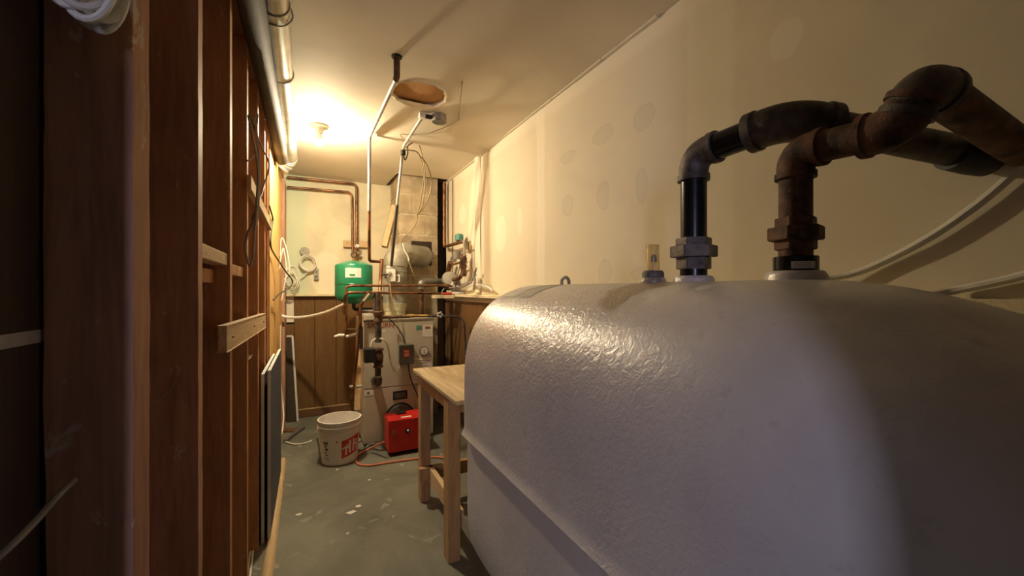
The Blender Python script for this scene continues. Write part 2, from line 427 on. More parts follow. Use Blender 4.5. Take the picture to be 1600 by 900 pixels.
# left stud wall
wl = obj('wall_left', box(B(), (XP - .012, .52, 0), (XP, YB, ZC)), M['sheath'], kind='structure')
bm = B(); roughen(box(bm, (XP, .57, H - .066), (XP + .002, YB - .4, H - .050)), .002, 9)
obj('joint_light_strip', bm, M['label'], wl, label='pale strip painted as light through the joint in the dark backing')  # pale colour stands in for light coming through the sheet gap
STUD = [.7157, 1.071, 1.454, 1.819, 2.177, 2.49]
for i, y in enumerate(STUD):
    bm = B(); box(bm, (XP + .004, y, 0), (XS, y + .038, 2.155))
    if i in (0, 1):
        bmesh.ops.subdivide_edges(bm, edges=[e for e in bm.edges if abs(e.verts[0].co.z - e.verts[1].co.z) > 1], cuts=60)
        for v in bm.verts:
            if v.co.x < -.26:
                v.co.x += (.006 if i == 0 else .011) * abs(noise.noise(Vector((0, y, v.co.z * 3.1)))) + .003 * noise.noise(Vector((1, y, v.co.z * 17)))
            else: v.co.x += ((.0065 if v.co.y > y + .02 else 0) if i == 0 else 0) + .0015 * noise.noise(Vector((4, y, v.co.z * 20)))
    obj('stud', bm, M['rough'] if i in (0, 1) else M['pine'], wl, label='wide rough stud with scuffed knotty face' if i in (0, 1) else None)
for a, b_, x_, mk in [(2.655, 2.693, XS, 'pine'), (2.80, 3.14, XS - .001, 'bright'), (3.16, 3.93, XS + .003, 'bright')]:
    obj('stud', box(B(), (XP + .03, a, 0), (x_, b_, 2.153)), M[mk], wl, label='wide fresh pine board at the lamp end' if mk == 'bright' else None)
obj('stud', box(B(), (XP + .004, 3.96, 0), (-.193, 4.26, 2.153)), M['rough'], wl, label='end post against the back wall, red brown wood darkened for its shade')  # darker wood tone stands in for the shade on this post
for k in range(2):
    obj('top_plate', box(B(), (XP, .10, 2.156 + k * .056), (XS - .002 * k, YB, 2.210 + k * .056)), M['plate'], wl)
# blocks and braces on the studs
bm = B(); beam(bm, (XS + .010, 1.275, H - .128), (XS + .010, 2.32, H - .150), .02, .070, up=(0, 0, 1), bev=.002)
br = obj('brace_board', bm, M['brace'], wl, label='pale brace board nailed across the studs at mid height')
bm = B()
for y in (1.36, 1.845, 2.19): lathe(bm, [(0, .004), (.003, .003)], (XS + .020, y, H - .13 - .02 * (y - 1.3)), (1, 0, 0), 8)
obj('nail_heads', bm, M['iron'], br)
bm = B(); box(bm, (XS - .045, 1.112, H + .072), (XS - .006, 1.452, H + .108), .003); obj('blocking', bm, M['brace'], wl)
bm = B(); box(bm, (XP + .02, 1.495, H + .048), (XS - .012, 1.817, H + .085), .003); obj('blocking', bm, M['pine'], wl)
bm = B(); box(bm, (XP + .02, 1.112, H + .02), (XP + .05, 1.452, H + .060), .003); obj('blocking', bm, M['pine'], wl)
bm = B(); beam(bm, (XS + .008, 1.80, H + .405), (XS + .008, 2.71, H + .372), .016, .055, bev=.002); obj('brace_board', bm, M['brace'], wl)
bm = B(); box(bm, (XP + .02, 1.86, .9), (XS - .02, 2.17, .905)); obj('blocking', bm, M['cablew'], wl)

# wainscot, ledge, baseboards
obj('panel_backing', box(B(), (-.193, YB - .0018, .08), (.745, YB - .0002, H - .06)), M['dark'], wb)
obj('panel_backing', box(B(), (XR - .0065, YN, .08), (XR - .0055, 3.9, H - .06)), M['dark'], wallr)
x = -.13; k = 0
while x < .74:
    wd = .175 + .012 * ((k * 7) % 3)
    bm = B(); box(bm, (x, YB - .012, .085), (min(x + wd, .745) - .004, YB - .002, H - .060), .002); obj('plank', bm, M['panel'], wb); x += wd; k += 1
obj('plank', box(B(), (-.193, YB - .010, .085), (-.132, YB - .003, .88)), M['panel'], wb)
bm = B(); box(bm, (-.192, YB - .016, .90), (-.132, YB - .002, H - .062)); obj('drywall_scrap', bm, M['strip'], wb, label='bare drywall end piece beside the panelling')
y = YN + .01; k = 0
while y < 3.88:
    wd = (.105, .15, .085, .13)[k % 4]
    bm = B(); box(bm, (XR - .014, y, .085), (XR - .006, min(y + wd, 3.9) - .005, H - .060), .002); obj('plank', bm, M['panel'], wallr); y += wd; k += 1
bm = B(); box(bm, (-.193, YB - .060, H - .060), (.744, YB - .001, H - .040), .003); obj('trim_1', bm, M['ledge'], kind='structure')
bm = B(); box(bm, (XR - .085, YN + .01, H - .060), (XR + .012, 3.955, H - .038), .003); obj('trim_2', bm, M['ledge'], kind='structure')
bm = B(); box(bm, (XR - .020, YN + .01, H - .10), (XR - .004, 3.9, H - .061), .002); obj('trim_3', bm, M['ledge'], kind='structure')
bm = B(); box(bm, (-.19, YB - .022, 0), (.744, YB, .085), .003); bb = obj('baseboard_back', bm, M['base'], kind='structure')
bm = B(); box(bm, (-.19, YB - .026, .075), (.744, YB - .0225, .087)); obj('baseboard_cap', bm, M['brace'], bb)
bm = B(); box(bm, (XR - .055, YN + .01, H - .046), (XR + .006, .47, H - .018), .002); obj('trim_4', bm, M['ledge'], kind='structure')
obj('baseboard_right', box(B(), (XR - .022, YN + .01, 0), (XR - .001, 3.9, .085), .003), M['base'], kind='structure')

# ------------------------------------------------------------------ chimney of blocks
ch = thing('block_chimney', (.93, 3.84, 0), 'tan concrete block chimney rising through the ceiling in the back corner', 'chimney')
CX0, CX1, CY0 = .745, 1.116, 3.84
obj('mortar_core', box(B(), (CX0 + .006, CY0 + .006, 0), (CX1 - .006, YB - .005, 2.42)), M['mortar'], ch)
FX, FZ = .955, 1.535   # thimble centre
z = 0; k = 0
while z < 2.40:
    hgt = .19
    z1 = min(z + hgt, 2.42)
    split = (CX0 + .12 + .13 * (k % 2))
    for a, b_ in ((CX0, split), (split + .006, CX1)):
        bm = B(); box(bm, (a, CY0 + .002 * ((k * 3) % 2), z), (b_, CY0 + .2, z1 - .009), .004)
        roughen(bm, .0022, 30, 1)
        obj('block', bm, M['block'], ch)
    bm = B(); box(bm, (CX0 - .001, CY0 + .206, z), (CX0 + .1, YB - .004, z1 - .009), .004); obj('block', bm, M['block'], ch)
    z += hgt + .002; k += 1
bm = B(); box(bm, (.86, CY0 - .004, 1.36 + .075), (1.055, CY0 + .004, 1.665)); obj('thimble_shade_plate', bm, M['dark'], ch, label='dark square plate painted as the shaded opening round the flue pipe')  # flat plate; the shade of the opening is painted in its colour
# open framing round the chimney at ceiling level
bm = B(); box(bm, (.62, 3.775, ZC + .014), (1.4, 3.79, ZC + .12)); box(bm, (.62, 3.79, ZC + .014), (.68, YB, ZC + .12)); box(bm, (1.12, 3.79, ZC + .014), (1.3, 3.98, ZC + .16))
obj('chimney_framing', bm, M['dark'], ceil)
obj('light_stop_lid', box(B(), (.6, 3.70, ZC + .15), (1.5, 4.4, ZC + .17)), M['dark'], ceil)  # lid added over the chimney hole to block light from the world

# ------------------------------------------------------------------ oil tank
TX, HW, ZT, ZA, ZB, ZBT = .83, .34, 1.22, .88, .44, .10
TN = 2.45; YF, Y0, YE = 1.376, .44, -.17
def sgn(a): return 1 if a >= 0 else -1
def tprof(t):
    """closed outline, t in 0..1, in metres about (TX, .66)"""
    L1, L2 = .53, .44
    per = 2 * L1 + 2 * L2 + 0
    # parts: top arc (left to right), right side, bottom arc, left side
    segs = [('top', 1.08), ('r', .44), ('bot', 1.08), ('l', .44)]
    tot = sum(s[1] for s in segs); d = t % 1 * tot
    for nme, ln in segs:
        if d <= ln: break
        d -= ln
    q = d / ln
    if nme in ('top', 'bot'):
        a = math.pi * (1 - q) if nme == 'top' else -math.pi * q
        c, s = math.cos(a), math.sin(a)
        x_ = HW * sgn(c) * abs(c) ** (2 / TN); z_ = .34 * sgn(s) * abs(s) ** (2 / TN)
        z_ += (ZA if nme == 'top' else ZB) - .66
    elif nme == 'r': x_, z_ = HW, ZA - .66 - (ZA - ZB) * q
    else: x_, z_ = -HW, ZB - .66 + (ZA - ZB) * q
    zz = z_ + .66
    inset = .012 / (1 + math.exp((zz - .680) / .005))
    bumpv = .013 * math.exp(-((zz - .690) / .011) ** 2)
    x_ = sgn(x_) * (abs(x_) - inset + bumpv) if abs(x_) > .2 else x_
    return x_, z_
def tpos(t, y, off=0):
    x_, z_ = tprof(t)
    if y < Y0: s = math.sqrt(max(0, 1 - ((Y0 - y) / (Y0 - YE)) ** 2))
    elif y > YF - .03: s = 1 - .055 * (1 - math.sqrt(max(0, 1 - ((y - YF + .03) / .03) ** 2)))
    else: s = 1
    n = Vector((x_, 0, z_)).normalized() * off
    return Vector((TX + x_ * s, y, .66 + z_ * s)) + n
bm = B(); NT = 240
ys = [YE + (Y0 - YE) * (1 - math.cos(k / 26 * math.pi / 2)) for k in range(1, 27)] + [Y0 + (YF - .03 - Y0) * k / 14 for k in range(1, 15)] + [YF - .03 + .03 * math.sin(k / 6 * math.pi / 2) for k in range(1, 7)]
rings = [[bm.verts.new(tpos(i / NT, y)) for i in range(NT)] for y in ys]
for a in range(len(rings) - 1):
    for i in range(NT):
        bm.faces.new((rings[a][i], rings[a][(i + 1) % NT], rings[a + 1][(i + 1) % NT], rings[a + 1][i]))
cv = bm.verts.new((TX, YE, .66))
for i in range(NT): bm.faces.new((rings[0][(i + 1) % NT], rings[0][i], cv))
cf = bm.verts.new((TX, YF + .006, .66))
for i in range(NT): bm.faces.new((rings[-1][i], rings[-1][(i + 1) % NT], cf))
tk = thing('oil_tank', (TX, .58, 0), 'large rounded heating oil tank in rippled silver grey paint along the right wall', 'oil tank')
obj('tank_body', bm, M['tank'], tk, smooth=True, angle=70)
for sx in (-.2, .2):
    for yy in (.22, 1.15):
        bm = B(); lathe(bm, [(0, .045), (.006, .045), (.006, .022), (.165, .022)], (TX + sx, yy, 0), seg=16); obj('leg', bm, M['iron'], tk, smooth=True)
def tpatch(t0, t1, y0, y1, off=.0012, n=8):
    return quadgrid(B(), lambda i, j: tpos(t0 + (t1 - t0) * i, y0 + (y1 - y0) * j, off), n, 4)
obj('label_strip', tpatch(.113, .160, 1.215, 1.315), M['whitel'], tk, smooth=True, label='pale label patch on the far top edge')
obj('label_strip', tpatch(.113, .160, 1.12, 1.195), M['label'], tk, smooth=True)
def collar(c, r, h_):
    return lathe(B(), [(-.01, r * 1.08), (h_ * .35, r * 1.08), (h_ * .8, r), (h_, r * .93)], c, seg=28)
VP_ = Vector((TX, .675, ZT)); FP_ = Vector((TX, .446, ZT)); GP_ = Vector((TX - .03, .775, ZT - .004))
obj('bung', collar(VP_, .043, .014), M['tank'], tk, smooth=True)
obj('bung', collar(FP_, .047, .016), M['tank'], tk, smooth=True)
obj('bung', collar(GP_, .031, .016), M['tank'], tk, smooth=True)
bm = B(); c = tpos(.20, 1.20); torus(bm, P(883, 441, y=1.17), .017, .006, (1, .25, 0), 20, 8)
obj('lifting_ring', bm, M['steel'], tk, smooth=True, label='small steel lifting ring on the top edge')

# float gauge
gp = thing('float_gauge', GP_ + Vector((0, 0, .014)), 'short clear plastic float gauge tube on the oil tank top', 'gauge')
bm = B(); g0 = GP_ + Vector((0, 0, .0165))
lathe(bm, [(0, .027), (.010, .028), (.016, .025), (.018, .017)], g0, seg=20); roughen(bm, .0015, 90); obj('gauge_base', bm, M['gauge'], gp, smooth=True)
bm = B(); lathe(bm, [(0, .0172), (.066, .0172), (.069, .014), (.069, .0125), (.004, .0145)], g0 + Vector((0, 0, .016)), seg=24, cap=False); obj('gauge_tube', bm, M['glass'], gp, smooth=True)
bm = B(); tube(bm, [g0 + Vector((0, 0, .010)), g0 + Vector((0, 0, .045))], .0012, 6); lathe(bm, [(0, .006), (.004, .008), (.016, .007), (.020, .003)], g0 + Vector((.003, 0, .040)), seg=12); obj('float_marker', bm, M['wiret'], gp, smooth=True)

# ------------------------------------------------------------------ big iron pipes on the tank
def hexa(c, r, h_, rot=0, bev=.0015):
    bm = B(); vs = []
    for k in range(6):
        a = rot + k * math.pi / 3; vs.append(bm.verts.new((c[0] + r * math.cos(a), c[1] + r * math.sin(a), c[2])))
    f = bm.faces.new(vs); r_ = bmesh.ops.extrude_face_region(bm, geom=[f])
    for v in [g for g in r_['geom'] if isinstance(g, bmesh.types.BMVert)]: v.co.z += h_
    bmesh.ops.bevel(bm, geom=bm.edges[:], offset=bev, segments=2, affect='EDGES'); return bm
def elbow(p, d1, d2, r, leg):
    """fitting centred on corner p whose mouths open towards d1 and d2, each with a thick collar"""
    p, d1, d2 = Vector(p), Vector(d1).normalized(), Vector(d2).normalized(); bm = B()
    a, b_ = p + d1 * leg, p + d2 * leg
    pts = []; rad = []
    pts += [a, p + d1 * leg * .78, p + d1 * leg * .77]; rad += [r * 1.22, r * 1.22, r * 1.10]
    for k in range(1, 12):
        t = k / 12; q0 = p + d1 * leg * .70; q1 = p + d2 * leg * .70
        pts.append(q0 * (1 - t) ** 2 + p * 2 * t * (1 - t) + q1 * t * t); rad.append(r * 1.12)
    pts += [p + d2 * leg * .77, p + d2 * leg * .78, b_]; rad += [r * 1.10, r * 1.22, r * 1.22]
    tube(bm, pts, rad, 24); return bm
vp = thing('vent_pipe', VP_ + Vector((0, 0, .015)), 'black iron vent pipe rising from the tank nearest the gauge tube', 'pipe')
r_ = .030; e1 = P(1090, 236, x=TX); e1 = Vector((TX, .675, e1.z)); e1.z = H + .325
e2 = P(1243, 190, x=.845); e2 = Vector((.845, .462, H + .338)); e3 = P(1545, 247, x=XR - .02)
bm = B(); lathe(bm, [(0, .031), (.03, .031)], VP_ + Vector((0, 0, .0145)), seg=24); obj('nipple', bm, M['black'], vp, smooth=True)
base = VP_ + Vector((0, 0, .030))
obj('union_nut', hexa(base, .040, .028, .3), M['iron'], vp); obj('union_nut', hexa(base + Vector((0, 0, .029)), .054, .027, .3), M['iron'], vp, label='widest hex nut of the union')
obj('union_nut', hexa(base + Vector((0, 0, .057)), .041, .018, .3), M['iron'], vp)
bm = B(); tube(bm, [base + Vector((0, 0, .074)), e1 - Vector((0, 0, .045))], r_, 24); obj('riser', bm, M['black'], vp, smooth=True)
d12 = (e2 - e1).normalized(); d23 = (e3 - e2).normalized()
obj('elbow', elbow(e1, (0, 0, -1), d12, r_, .062), M['iron'], vp, smooth=True, angle=60)
bm = B(); tube(bm, [e1 + d12 * .055, e2 - d12 * .065], r_, 24); obj('cross_pipe', bm, M['black'], vp, smooth=True)
obj('elbow', elbow(e2, -d12, d23, .0345, .080), M['iron'], vp, smooth=True, angle=60)
bm = B(); tube(bm, [e2 + d23 * .07, e3 - d23 * .03], .030, 24); obj('wall_run', bm, M['iron'], vp, smooth=True)
bm = B(); tube(bm, [e3 - d23 * .075, e3 - d23 * .03, e3], [.037, .038, .036], 24); obj('wall_coupling', bm, M['blackp'], vp, smooth=True)

fp = thing('fill_pipe', FP_ + Vector((0, 0, .017)), 'rusty brown fill pipe with double elbows above the near end of the tank', 'pipe')
f1 = Vector((TX, .446, H + .262)); f2 = Vector((.822, .292, H + .252)); f3 = Vector((.828, .266, H + .312)); f4 = P(1597, 236, x=XR - .02)
b0 = FP_ + Vector((0, 0, .0165))
bm = B(); lathe(bm, [(0, .037), (.026, .037), (.027, .036)], b0, seg=28); obj('bushing', bm, M['black'], fp, smooth=True)
bm = B(); quadgrid(bm, lambda i, j: b0 + Vector((.0375 * math.cos(R(198 + 62 * i)), .0375 * math.sin(R(198 + 62 * i)), .003 + .013 * j)), 8, 1); obj('paper_sticker', bm, M['whitel'], fp, label='small white sticker')
for q in range(3):
    bm = B(); quadgrid(bm, lambda i, j: b0 + Vector((.0379 * math.cos(R(204 + 40 * i)), .0379 * math.sin(R(204 + 40 * i)), .006 + q * .0032 + .0009 * j)), 8, 1); obj('sticker_line', bm, M['dgrey'], fp)
bm = B(); tube(bm, [b0 + Vector((0, 0, .026)), b0 + Vector((0, 0, .042))], .028, 24); obj('nipple', bm, M['rust'], fp, smooth=True)
obj('union_nut', hexa(b0 + Vector((0, 0, .040)), .036, .018, .25), M['rust'], fp); obj('union_nut', hexa(b0 + Vector((0, 0, .058)), .0475, .025, .25), M['rust'], fp, label='widest hex nut of the union')
obj('union_nut', hexa(b0 + Vector((0, 0, .083)), .035, .018, .25), M['rust'], fp)
bm = B(); tube(bm, [b0 + Vector((0, 0, .10)), f1 - Vector((0, 0, .04))], .0275, 24); obj('riser', bm, M['rust'], fp, smooth=True)
g12 = (f2 - f1).normalized(); g23 = (f3 - f2).normalized(); g34 = (f4 - f3).normalized()
obj('elbow', elbow(f1, (0, 0, -1), g12, .028, .050), M['rust'], fp, smooth=True, angle=60)
bm = B(); tube(bm, [f1 + g12 * .04, f2 - g12 * .03], .0275, 24); obj('cross_pipe', bm, M['rust'], fp, smooth=True)
obj('elbow', elbow(f2, -g12, g23, .030, .048), M['rust'], fp, smooth=True, angle=60)
obj('elbow', elbow(f3, -g23, g34, .030, .050), M['iron'], fp, smooth=True, angle=60)
bm = B(); tube(bm, [f3 + g34 * .04, f4], .029, 24); obj('wall_run', bm, M['rust'], fp, smooth=True)

# white tubes on the right wall, behind the tank
def cable(name, pts, r, m, label, cat='cable', group=None, sm=True, seg=8):
    bm = B(); tube(bm, catmull(pts, 8) if sm else pts, r, seg)
    return obj(name, bm, M[m], None, smooth=True, label=label, cat=cat, group=group)
XW = XR - .016
cable('plastic_tube', [P(1230, 436, x=XW - .09), P(1290, 436, x=XW - .02), P(1350, 422, x=XW), P(1440, 378, x=XW), P(1520, 325, x=XW), P(1585, 270, x=XW), P(1690, 170, x=XW)], .0085, 'cablew', 'off-white plastic tube curving up the right wall under the big pipes', 'tube')
cable('plastic_tube', [P(1420, 468, x=XW - .06), P(1480, 456, x=XW - .005), P(1540, 444, x=XW), P(1600, 430, x=XW), P(1720, 395, x=XW)], .0085, 'cablew', 'off-white plastic tube lying low along the right wall by the ledge', 'tube')

# ------------------------------------------------------------------ ducts along the left
du = thing('round_duct', P(440, 130, x=-.10), 'shiny galvanised round duct running along the ceiling above the studs', 'duct')
gz = H + .985
bm = B(); tube(bm, [(-.102, YN - .05, gz + .005), (-.110, 1.62, gz)], .046, 28); obj('duct_section', bm, M['galv'], du, smooth=True)
bm = B(); tube(bm, [(-.110, 1.60, gz), (-.132, 3.40, gz)], .0485, 28); obj('duct_section', bm, M['galv'], du, smooth=True)
for q in ((-.110, 1.60, gz), (-.114, 2.1, gz)):
    bm = B(); torus(bm, q, .0485, .0025, (0, 1, 0), 28, 6); obj('duct_joint', bm, M['galv'], du, smooth=True)
bm = B(); tube(bm, fillet([(-.110, 1.66, ZC - .002), (-.060, 1.655, gz + .03), (-.052, 1.65, gz - .01), (-.085, 1.65, gz - .052), (-.14, 1.65, gz - .05), (-.17, 1.66, gz + .02)], .03), .003, 6); obj('hanger_wire', bm, M['steel'], du, smooth=True)
bm = B(); pts = []; rad = []   # crimped adjustable elbow turning down into the wall
for k in range(33):
    a = k / 32 * R(95); pts.append(Vector((-.132 - .060 * (1 - math.cos(a)), 3.40 + .085 * math.sin(a), gz - .075 * (1 - math.cos(a))))); rad.append(.053 if (k // 4) % 2 else .048)
tube(bm, pts, rad, 28); obj('crimped_elbow', bm, M['galv'], du, smooth=True, angle=25)
bm = B(); tube(bm, [(-.158, YN - .05, H + .905), (-.166, 1.70, H + .905), (-.1665, 1.705, H + .905), (-.172, 3.20, H + .90)], [.0405, .0405, .039, .038], 28)
obj('dark_duct', bm, M['dullduct'], None, smooth=True, label='dull dark round duct below the shiny duct, along the stud tops', cat='duct')

# cable coil hanging at upper left
cc = thing('cable_coil', P(165, 20, y=.66), 'coil of grey white cable hanging at the top left beside the studs', 'cable')
for k in range(14):
    bm = B(); c0 = Vector((-.236 + .006 * (k % 3) - .006, (.60 + .007 * k), H + .378 + .008 * math.sin(k * 2.1)))
    pts = []
    for q in range(29):
        a = q / 28 * 2 * math.pi; rr = .046 + .004 * math.sin(k * 1.7 + a) - .0032 * (k % 5)
        pts.append(c0 + Vector((rr * math.cos(a) * .62, .012 * math.sin(a + k), rr * math.sin(a) * 1.25)))
    tube(bm, pts, .0042, 8); obj('cable_loop', bm, M['cablew'], cc, smooth=True)

# cables on the left wall
cable('dim_cable', [P(-60, 915, y=.58), P(0, 868, y=.60), P(50, 820, y=.63), P(90, 775, y=.66), P(116, 750, y=.69)], .0038, 'cableg', 'grey cable crossing low in front of the leftmost stud')
cable('thin_wire', [P(206, 652, y=1.0), P(232, 634, y=1.04), P(258, 618, y=1.06), P(272, 598, y=1.065)], .0016, 'cableg', 'thin grey wire crossing the second wide stud low down', 'wire')
cable('hanging_cable', [P(388, 180, y=1.75), P(393, 205, y=1.76), P(400, 240, y=1.78), P(403, 270, y=1.78), P(402, 300, y=1.78), P(398, 340, y=1.77), P(388, 362, y=1.76), P(383, 385, y=1.75), P(386, 405, y=1.75), P(391, 416, y=1.75), P(395, 400, y=1.75), P(398, 360, y=1.76), P(402, 320, y=1.77)], .0042, 'cableg', 'grey cable with a long hanging loop in the stud bay under the ducts')
cable('hanging_cable', [P(398, 190, y=1.86), P(402, 178, y=1.86), P(401, 205, y=1.86), P(404, 235, y=1.86), P(405, 280, y=1.86), P(403, 330, y=1.86), P(400, 352, y=1.84)], .0045, 'cableg', 'grey cable with a hooked top hanging behind the looped grey cable')
cable('hanging_cable', [P(390, 178, y=2.05), P(398, 200, y=2.1), P(408, 228, y=2.2), P(418, 248, y=2.3), P(420, 262, y=2.3), P(414, 285, y=2.25), P(404, 318, y=2.1), P(394, 342, y=2.05)], .0035, 'cabled', 'brown cable bowing right over the stud edge under the ducts')
cable('hanging_cable', [P(385, 252, y=1.80), P(392, 248, y=1.82), P(399, 240, y=1.84)], .003, 'cableg', 'short grey cable stub sticking out of the stud under the ducts')
cable('dark_cable', [P(421, 322, x=-.200), P(426, 342, x=-.2), P(424, 362, x=-.2), P(423, 384, x=-.199), P(429, 398, x=-.197), P(437, 410, x=-.18), P(447, 425, x=-.145), P(456, 437, x=-.115), P(456, 445, x=-.115), P(447, 453, x=-.145), P(437, 459, x=-.18), P(427, 469, x=-.2)], .0048, 'cabled', 'dark cable snaking down the bright pine boards at the far left')
for k, pp in enumerate([[(437, 412), (443, 388), (447, 425), (440, 470)], [(437, 420), (440, 372), (449, 395), (452, 425), (441, 440)]]):
    cable('white_cable', [P(u, v, y=3.5 + .06 * k) for u, v in pp], .0042, 'cablew', ['short white cable bent into a loop beside the bright pine board', 'tall pointed loop of white cable beside the bright pine board'][k])
cb = thing('cable_tangle', P(450, 440, y=4.15), 'loose tangle of cream cables at the back left corner above the ledge', 'cable')
for k in range(5):
    bm = B(); c0 = P(450 + k * 2.0, 431 + 4 * (k % 3), y=4.05 + .03 * k); pts = []
    for q in range(15):
        a = q / 14 * 5.4 + k * 1.3; pts.append(c0 + Vector((.055 * math.cos(a), .012 * math.sin(2 * a), (.06 + .01 * k) * math.sin(a))))
    tube(bm, catmull(pts, 3), .0042, 6); obj('cable_loop', bm, M['cablew'], cb, smooth=True)
wc = thing('wall_cable_coil', P(481, 411, y=4.24), 'round coil of cream cable hung on the back wall', 'cable')
for k in range(6):
    bm = B(); c0 = P(481.5 + (k % 3) * .8 - .5, 411 + (k % 2), y=4.252 - .006 * k); rr = .073 - .006 * (k % 4); pts = []
    for q in range(25):
        a = q / 24 * 2 * math.pi; pts.append(c0 + Vector((rr * math.cos(a) * (1 + .05 * math.sin(k)), .004 * math.sin(3 * a + k), rr * math.sin(a) * 1.05)))
    tube(bm, pts, .0045, 6); obj('cable_loop', bm, M['cablew'], wc, smooth=True)
bm = B(); tube(bm, catmull([P(486, 421, y=4.25), P(478, 428, y=4.24), P(466, 433, y=4.2), P(459, 438, y=4.15)], 5), .0045, 6); obj('cable_tail', bm, M['cablew'], wc, smooth=True)
jb = thing('junction_box', P(476, 398, y=4.27), 'small octagonal metal junction box above the coil on the back wall', 'box')
bm = B(); lathe(bm, [(0, .042), (.022, .042), (.024, .038)], P(476, 393, y=YB - .001), (0, -1, 0), 8); obj('box_body', bm, M['ins'], jb)
for q in ((474, 391), (479, 396)):
    bm = B(); lathe(bm, [(0, .005), (.004, .005)], P(*q, y=YB - .026), (0, -1, 0), 8); obj('screw', bm, M['iron'], jb)
wo = thing('wall_outlet', P(494, 430, y=YB), 'small grey outlet box on the back wall right of the cable coil', 'outlet')
p0 = P(490.5, 437, y=YB); p1 = P(498, 420, y=YB)
bm = B(); box(bm, (p0.x, YB - .035, p0.z), (p1.x, YB - .001, p1.z), .003); obj('box_body', bm, M['ins'], wo)
for v in (425, 432):
    c = P(494.3, v, y=YB - .036); bm = B(); box(bm, (c.x - .011, YB - .038, c.z - .010), (c.x + .011, YB - .0352, c.z + .010)); obj('socket', bm, M['gauge'], wo)
# board with pipes on the back wall, and the two copper pipes
a, b_ = P(537, 381, y=YB - .02), P(574, 382, y=YB - .02)
bm = B(); beam(bm, a, b_, .035, .062, bev=.003); pbk = obj('pipe_block', bm, M['brace'], None, label='short wooden block on the back wall behind the copper pipes', cat='block')
def pipe(name, pts, r, m, label, fr=.05, cat='pipe', group=None, seg=12):
    bm = B(); tube(bm, fillet(pts, fr), r, seg); return obj(name, bm, M[m], None, smooth=True, label=label, cat=cat, group=group)
pipe('copper_pipe', [(-.185, 4.215, P(447, 276, y=4.2).z), P(557, 287.5, y=4.215), P(557.5, 414, y=4.215)], .0125, 'copper', 'upper copper pipe running along the back wall and down behind the green tank')
q0 = P(549.5, 300.5, y=4.215); q1 = P(551, 399, y=4.215)
pipe('copper_pipe', [(-.185, 4.215, P(447, 291.5, y=4.2).z), q0, Vector((q1.x, 4.215, q1.z))], .0105, 'copper', 'lower copper pipe on the back wall, ending in a valve above the green tank')

# ------------------------------------------------------------------ green expansion tank
GX = P(553, 440, y=3.62); gx, gy = GX.x, 3.62; zc_ = gy * ct + gx * st
gz0, gz1 = H - (474 - V0) / F * zc_, H + (V0 - 414) / F * zc_; gr = .148
et = thing('expansion_tank', (gx, gy, gz0 - .04), 'green steel expansion tank hanging left of the boiler flue', 'tank')
bm = B(); hh = gz1 - gz0
lathe(bm, [(-.004, .03), (.004, .07), (.022, .115), (.048, gr * .97), (.07, gr), (hh * .50, gr), (hh * .505, gr * .985), (hh * .515, gr * .985), (hh * .52, gr), (hh - .012, gr), (hh, gr * .96)], (gx, gy, gz0), seg=40)
obj('tank_shell', bm, M['green'], et, smooth=True)
bm = B(); lathe(bm, [(hh - .001, gr * .96), (hh + .02, gr * .60), (hh + .033, gr * .25), (hh + .036, .02)], (gx, gy, gz0), seg=40); obj('tank_dome', bm, M['green'], et, smooth=True, label='light green domed top')
bm = B(); torus(bm, (gx, gy, gz0 + hh * .5), gr * .995, .004, (0, 0, 1), 40, 6); obj('weld_seam', bm, M['green'], et, smooth=True)
def cyl(c, r, a0, a1, z0, z1, off=.0015, n=10):
    return quadgrid(B(), lambda i, j: Vector((c[0] + (r + off) * math.cos(a0 + (a1 - a0) * i), c[1] + (r + off) * math.sin(a0 + (a1 - a0) * i), z0 + (z1 - z0) * j)), n, 2)
va = math.atan2(-gy, -gx)
obj('tank_label', cyl((gx, gy), gr, va - .45, va + .38, gz0 + hh * .66, gz0 + hh * .90), M['whitel'], et, label='white paper label')
bm = cyl((gx, gy), gr, va - .22, va + .05, gz0 + hh * .70, gz0 + hh * .745, .003, 6); obj('label_print', bm, M['green'], et)
bm = B(); tube(bm, [(gx, gy, gz1 + .03), (gx, gy, gz1 + .075)], .012, 10); obj('top_fitting', bm, M['brass'], et, smooth=True)
bm = B(); torus(bm, (gx, gy - .01, gz1 + .085), .022, .006, (0, 1, 0), 16, 6); obj('valve_ring', bm, M['iron'], et, smooth=True)
bm = B(); tube(bm, fillet([(gx, gy, gz0), (gx, gy, gz0 - .05), (gx + .17, gy, gz0 - .055)], .03), .016, 10); obj('bottom_elbow', bm, M['blackp'], et, smooth=True)
for (u, v, yy, nm) in [(558.5, 385, 4.17, 'upper'), (560, 396, 4.205, 'lower')]:
    c = P(u, v, y=yy); bm = B(); lathe(bm, [(0, .011), (.016, .015), (.028, .010)], c, (0, -1, 0), 12); torus(bm, c, .018, .004, (0, 1, 0), 14, 6)
    obj('pipe_valve', bm, M['brass'] if nm == 'lower' else M['whitep'], None, smooth=True, label='%s small round valve on the copper pipes above the green tank' % nm, cat='valve')

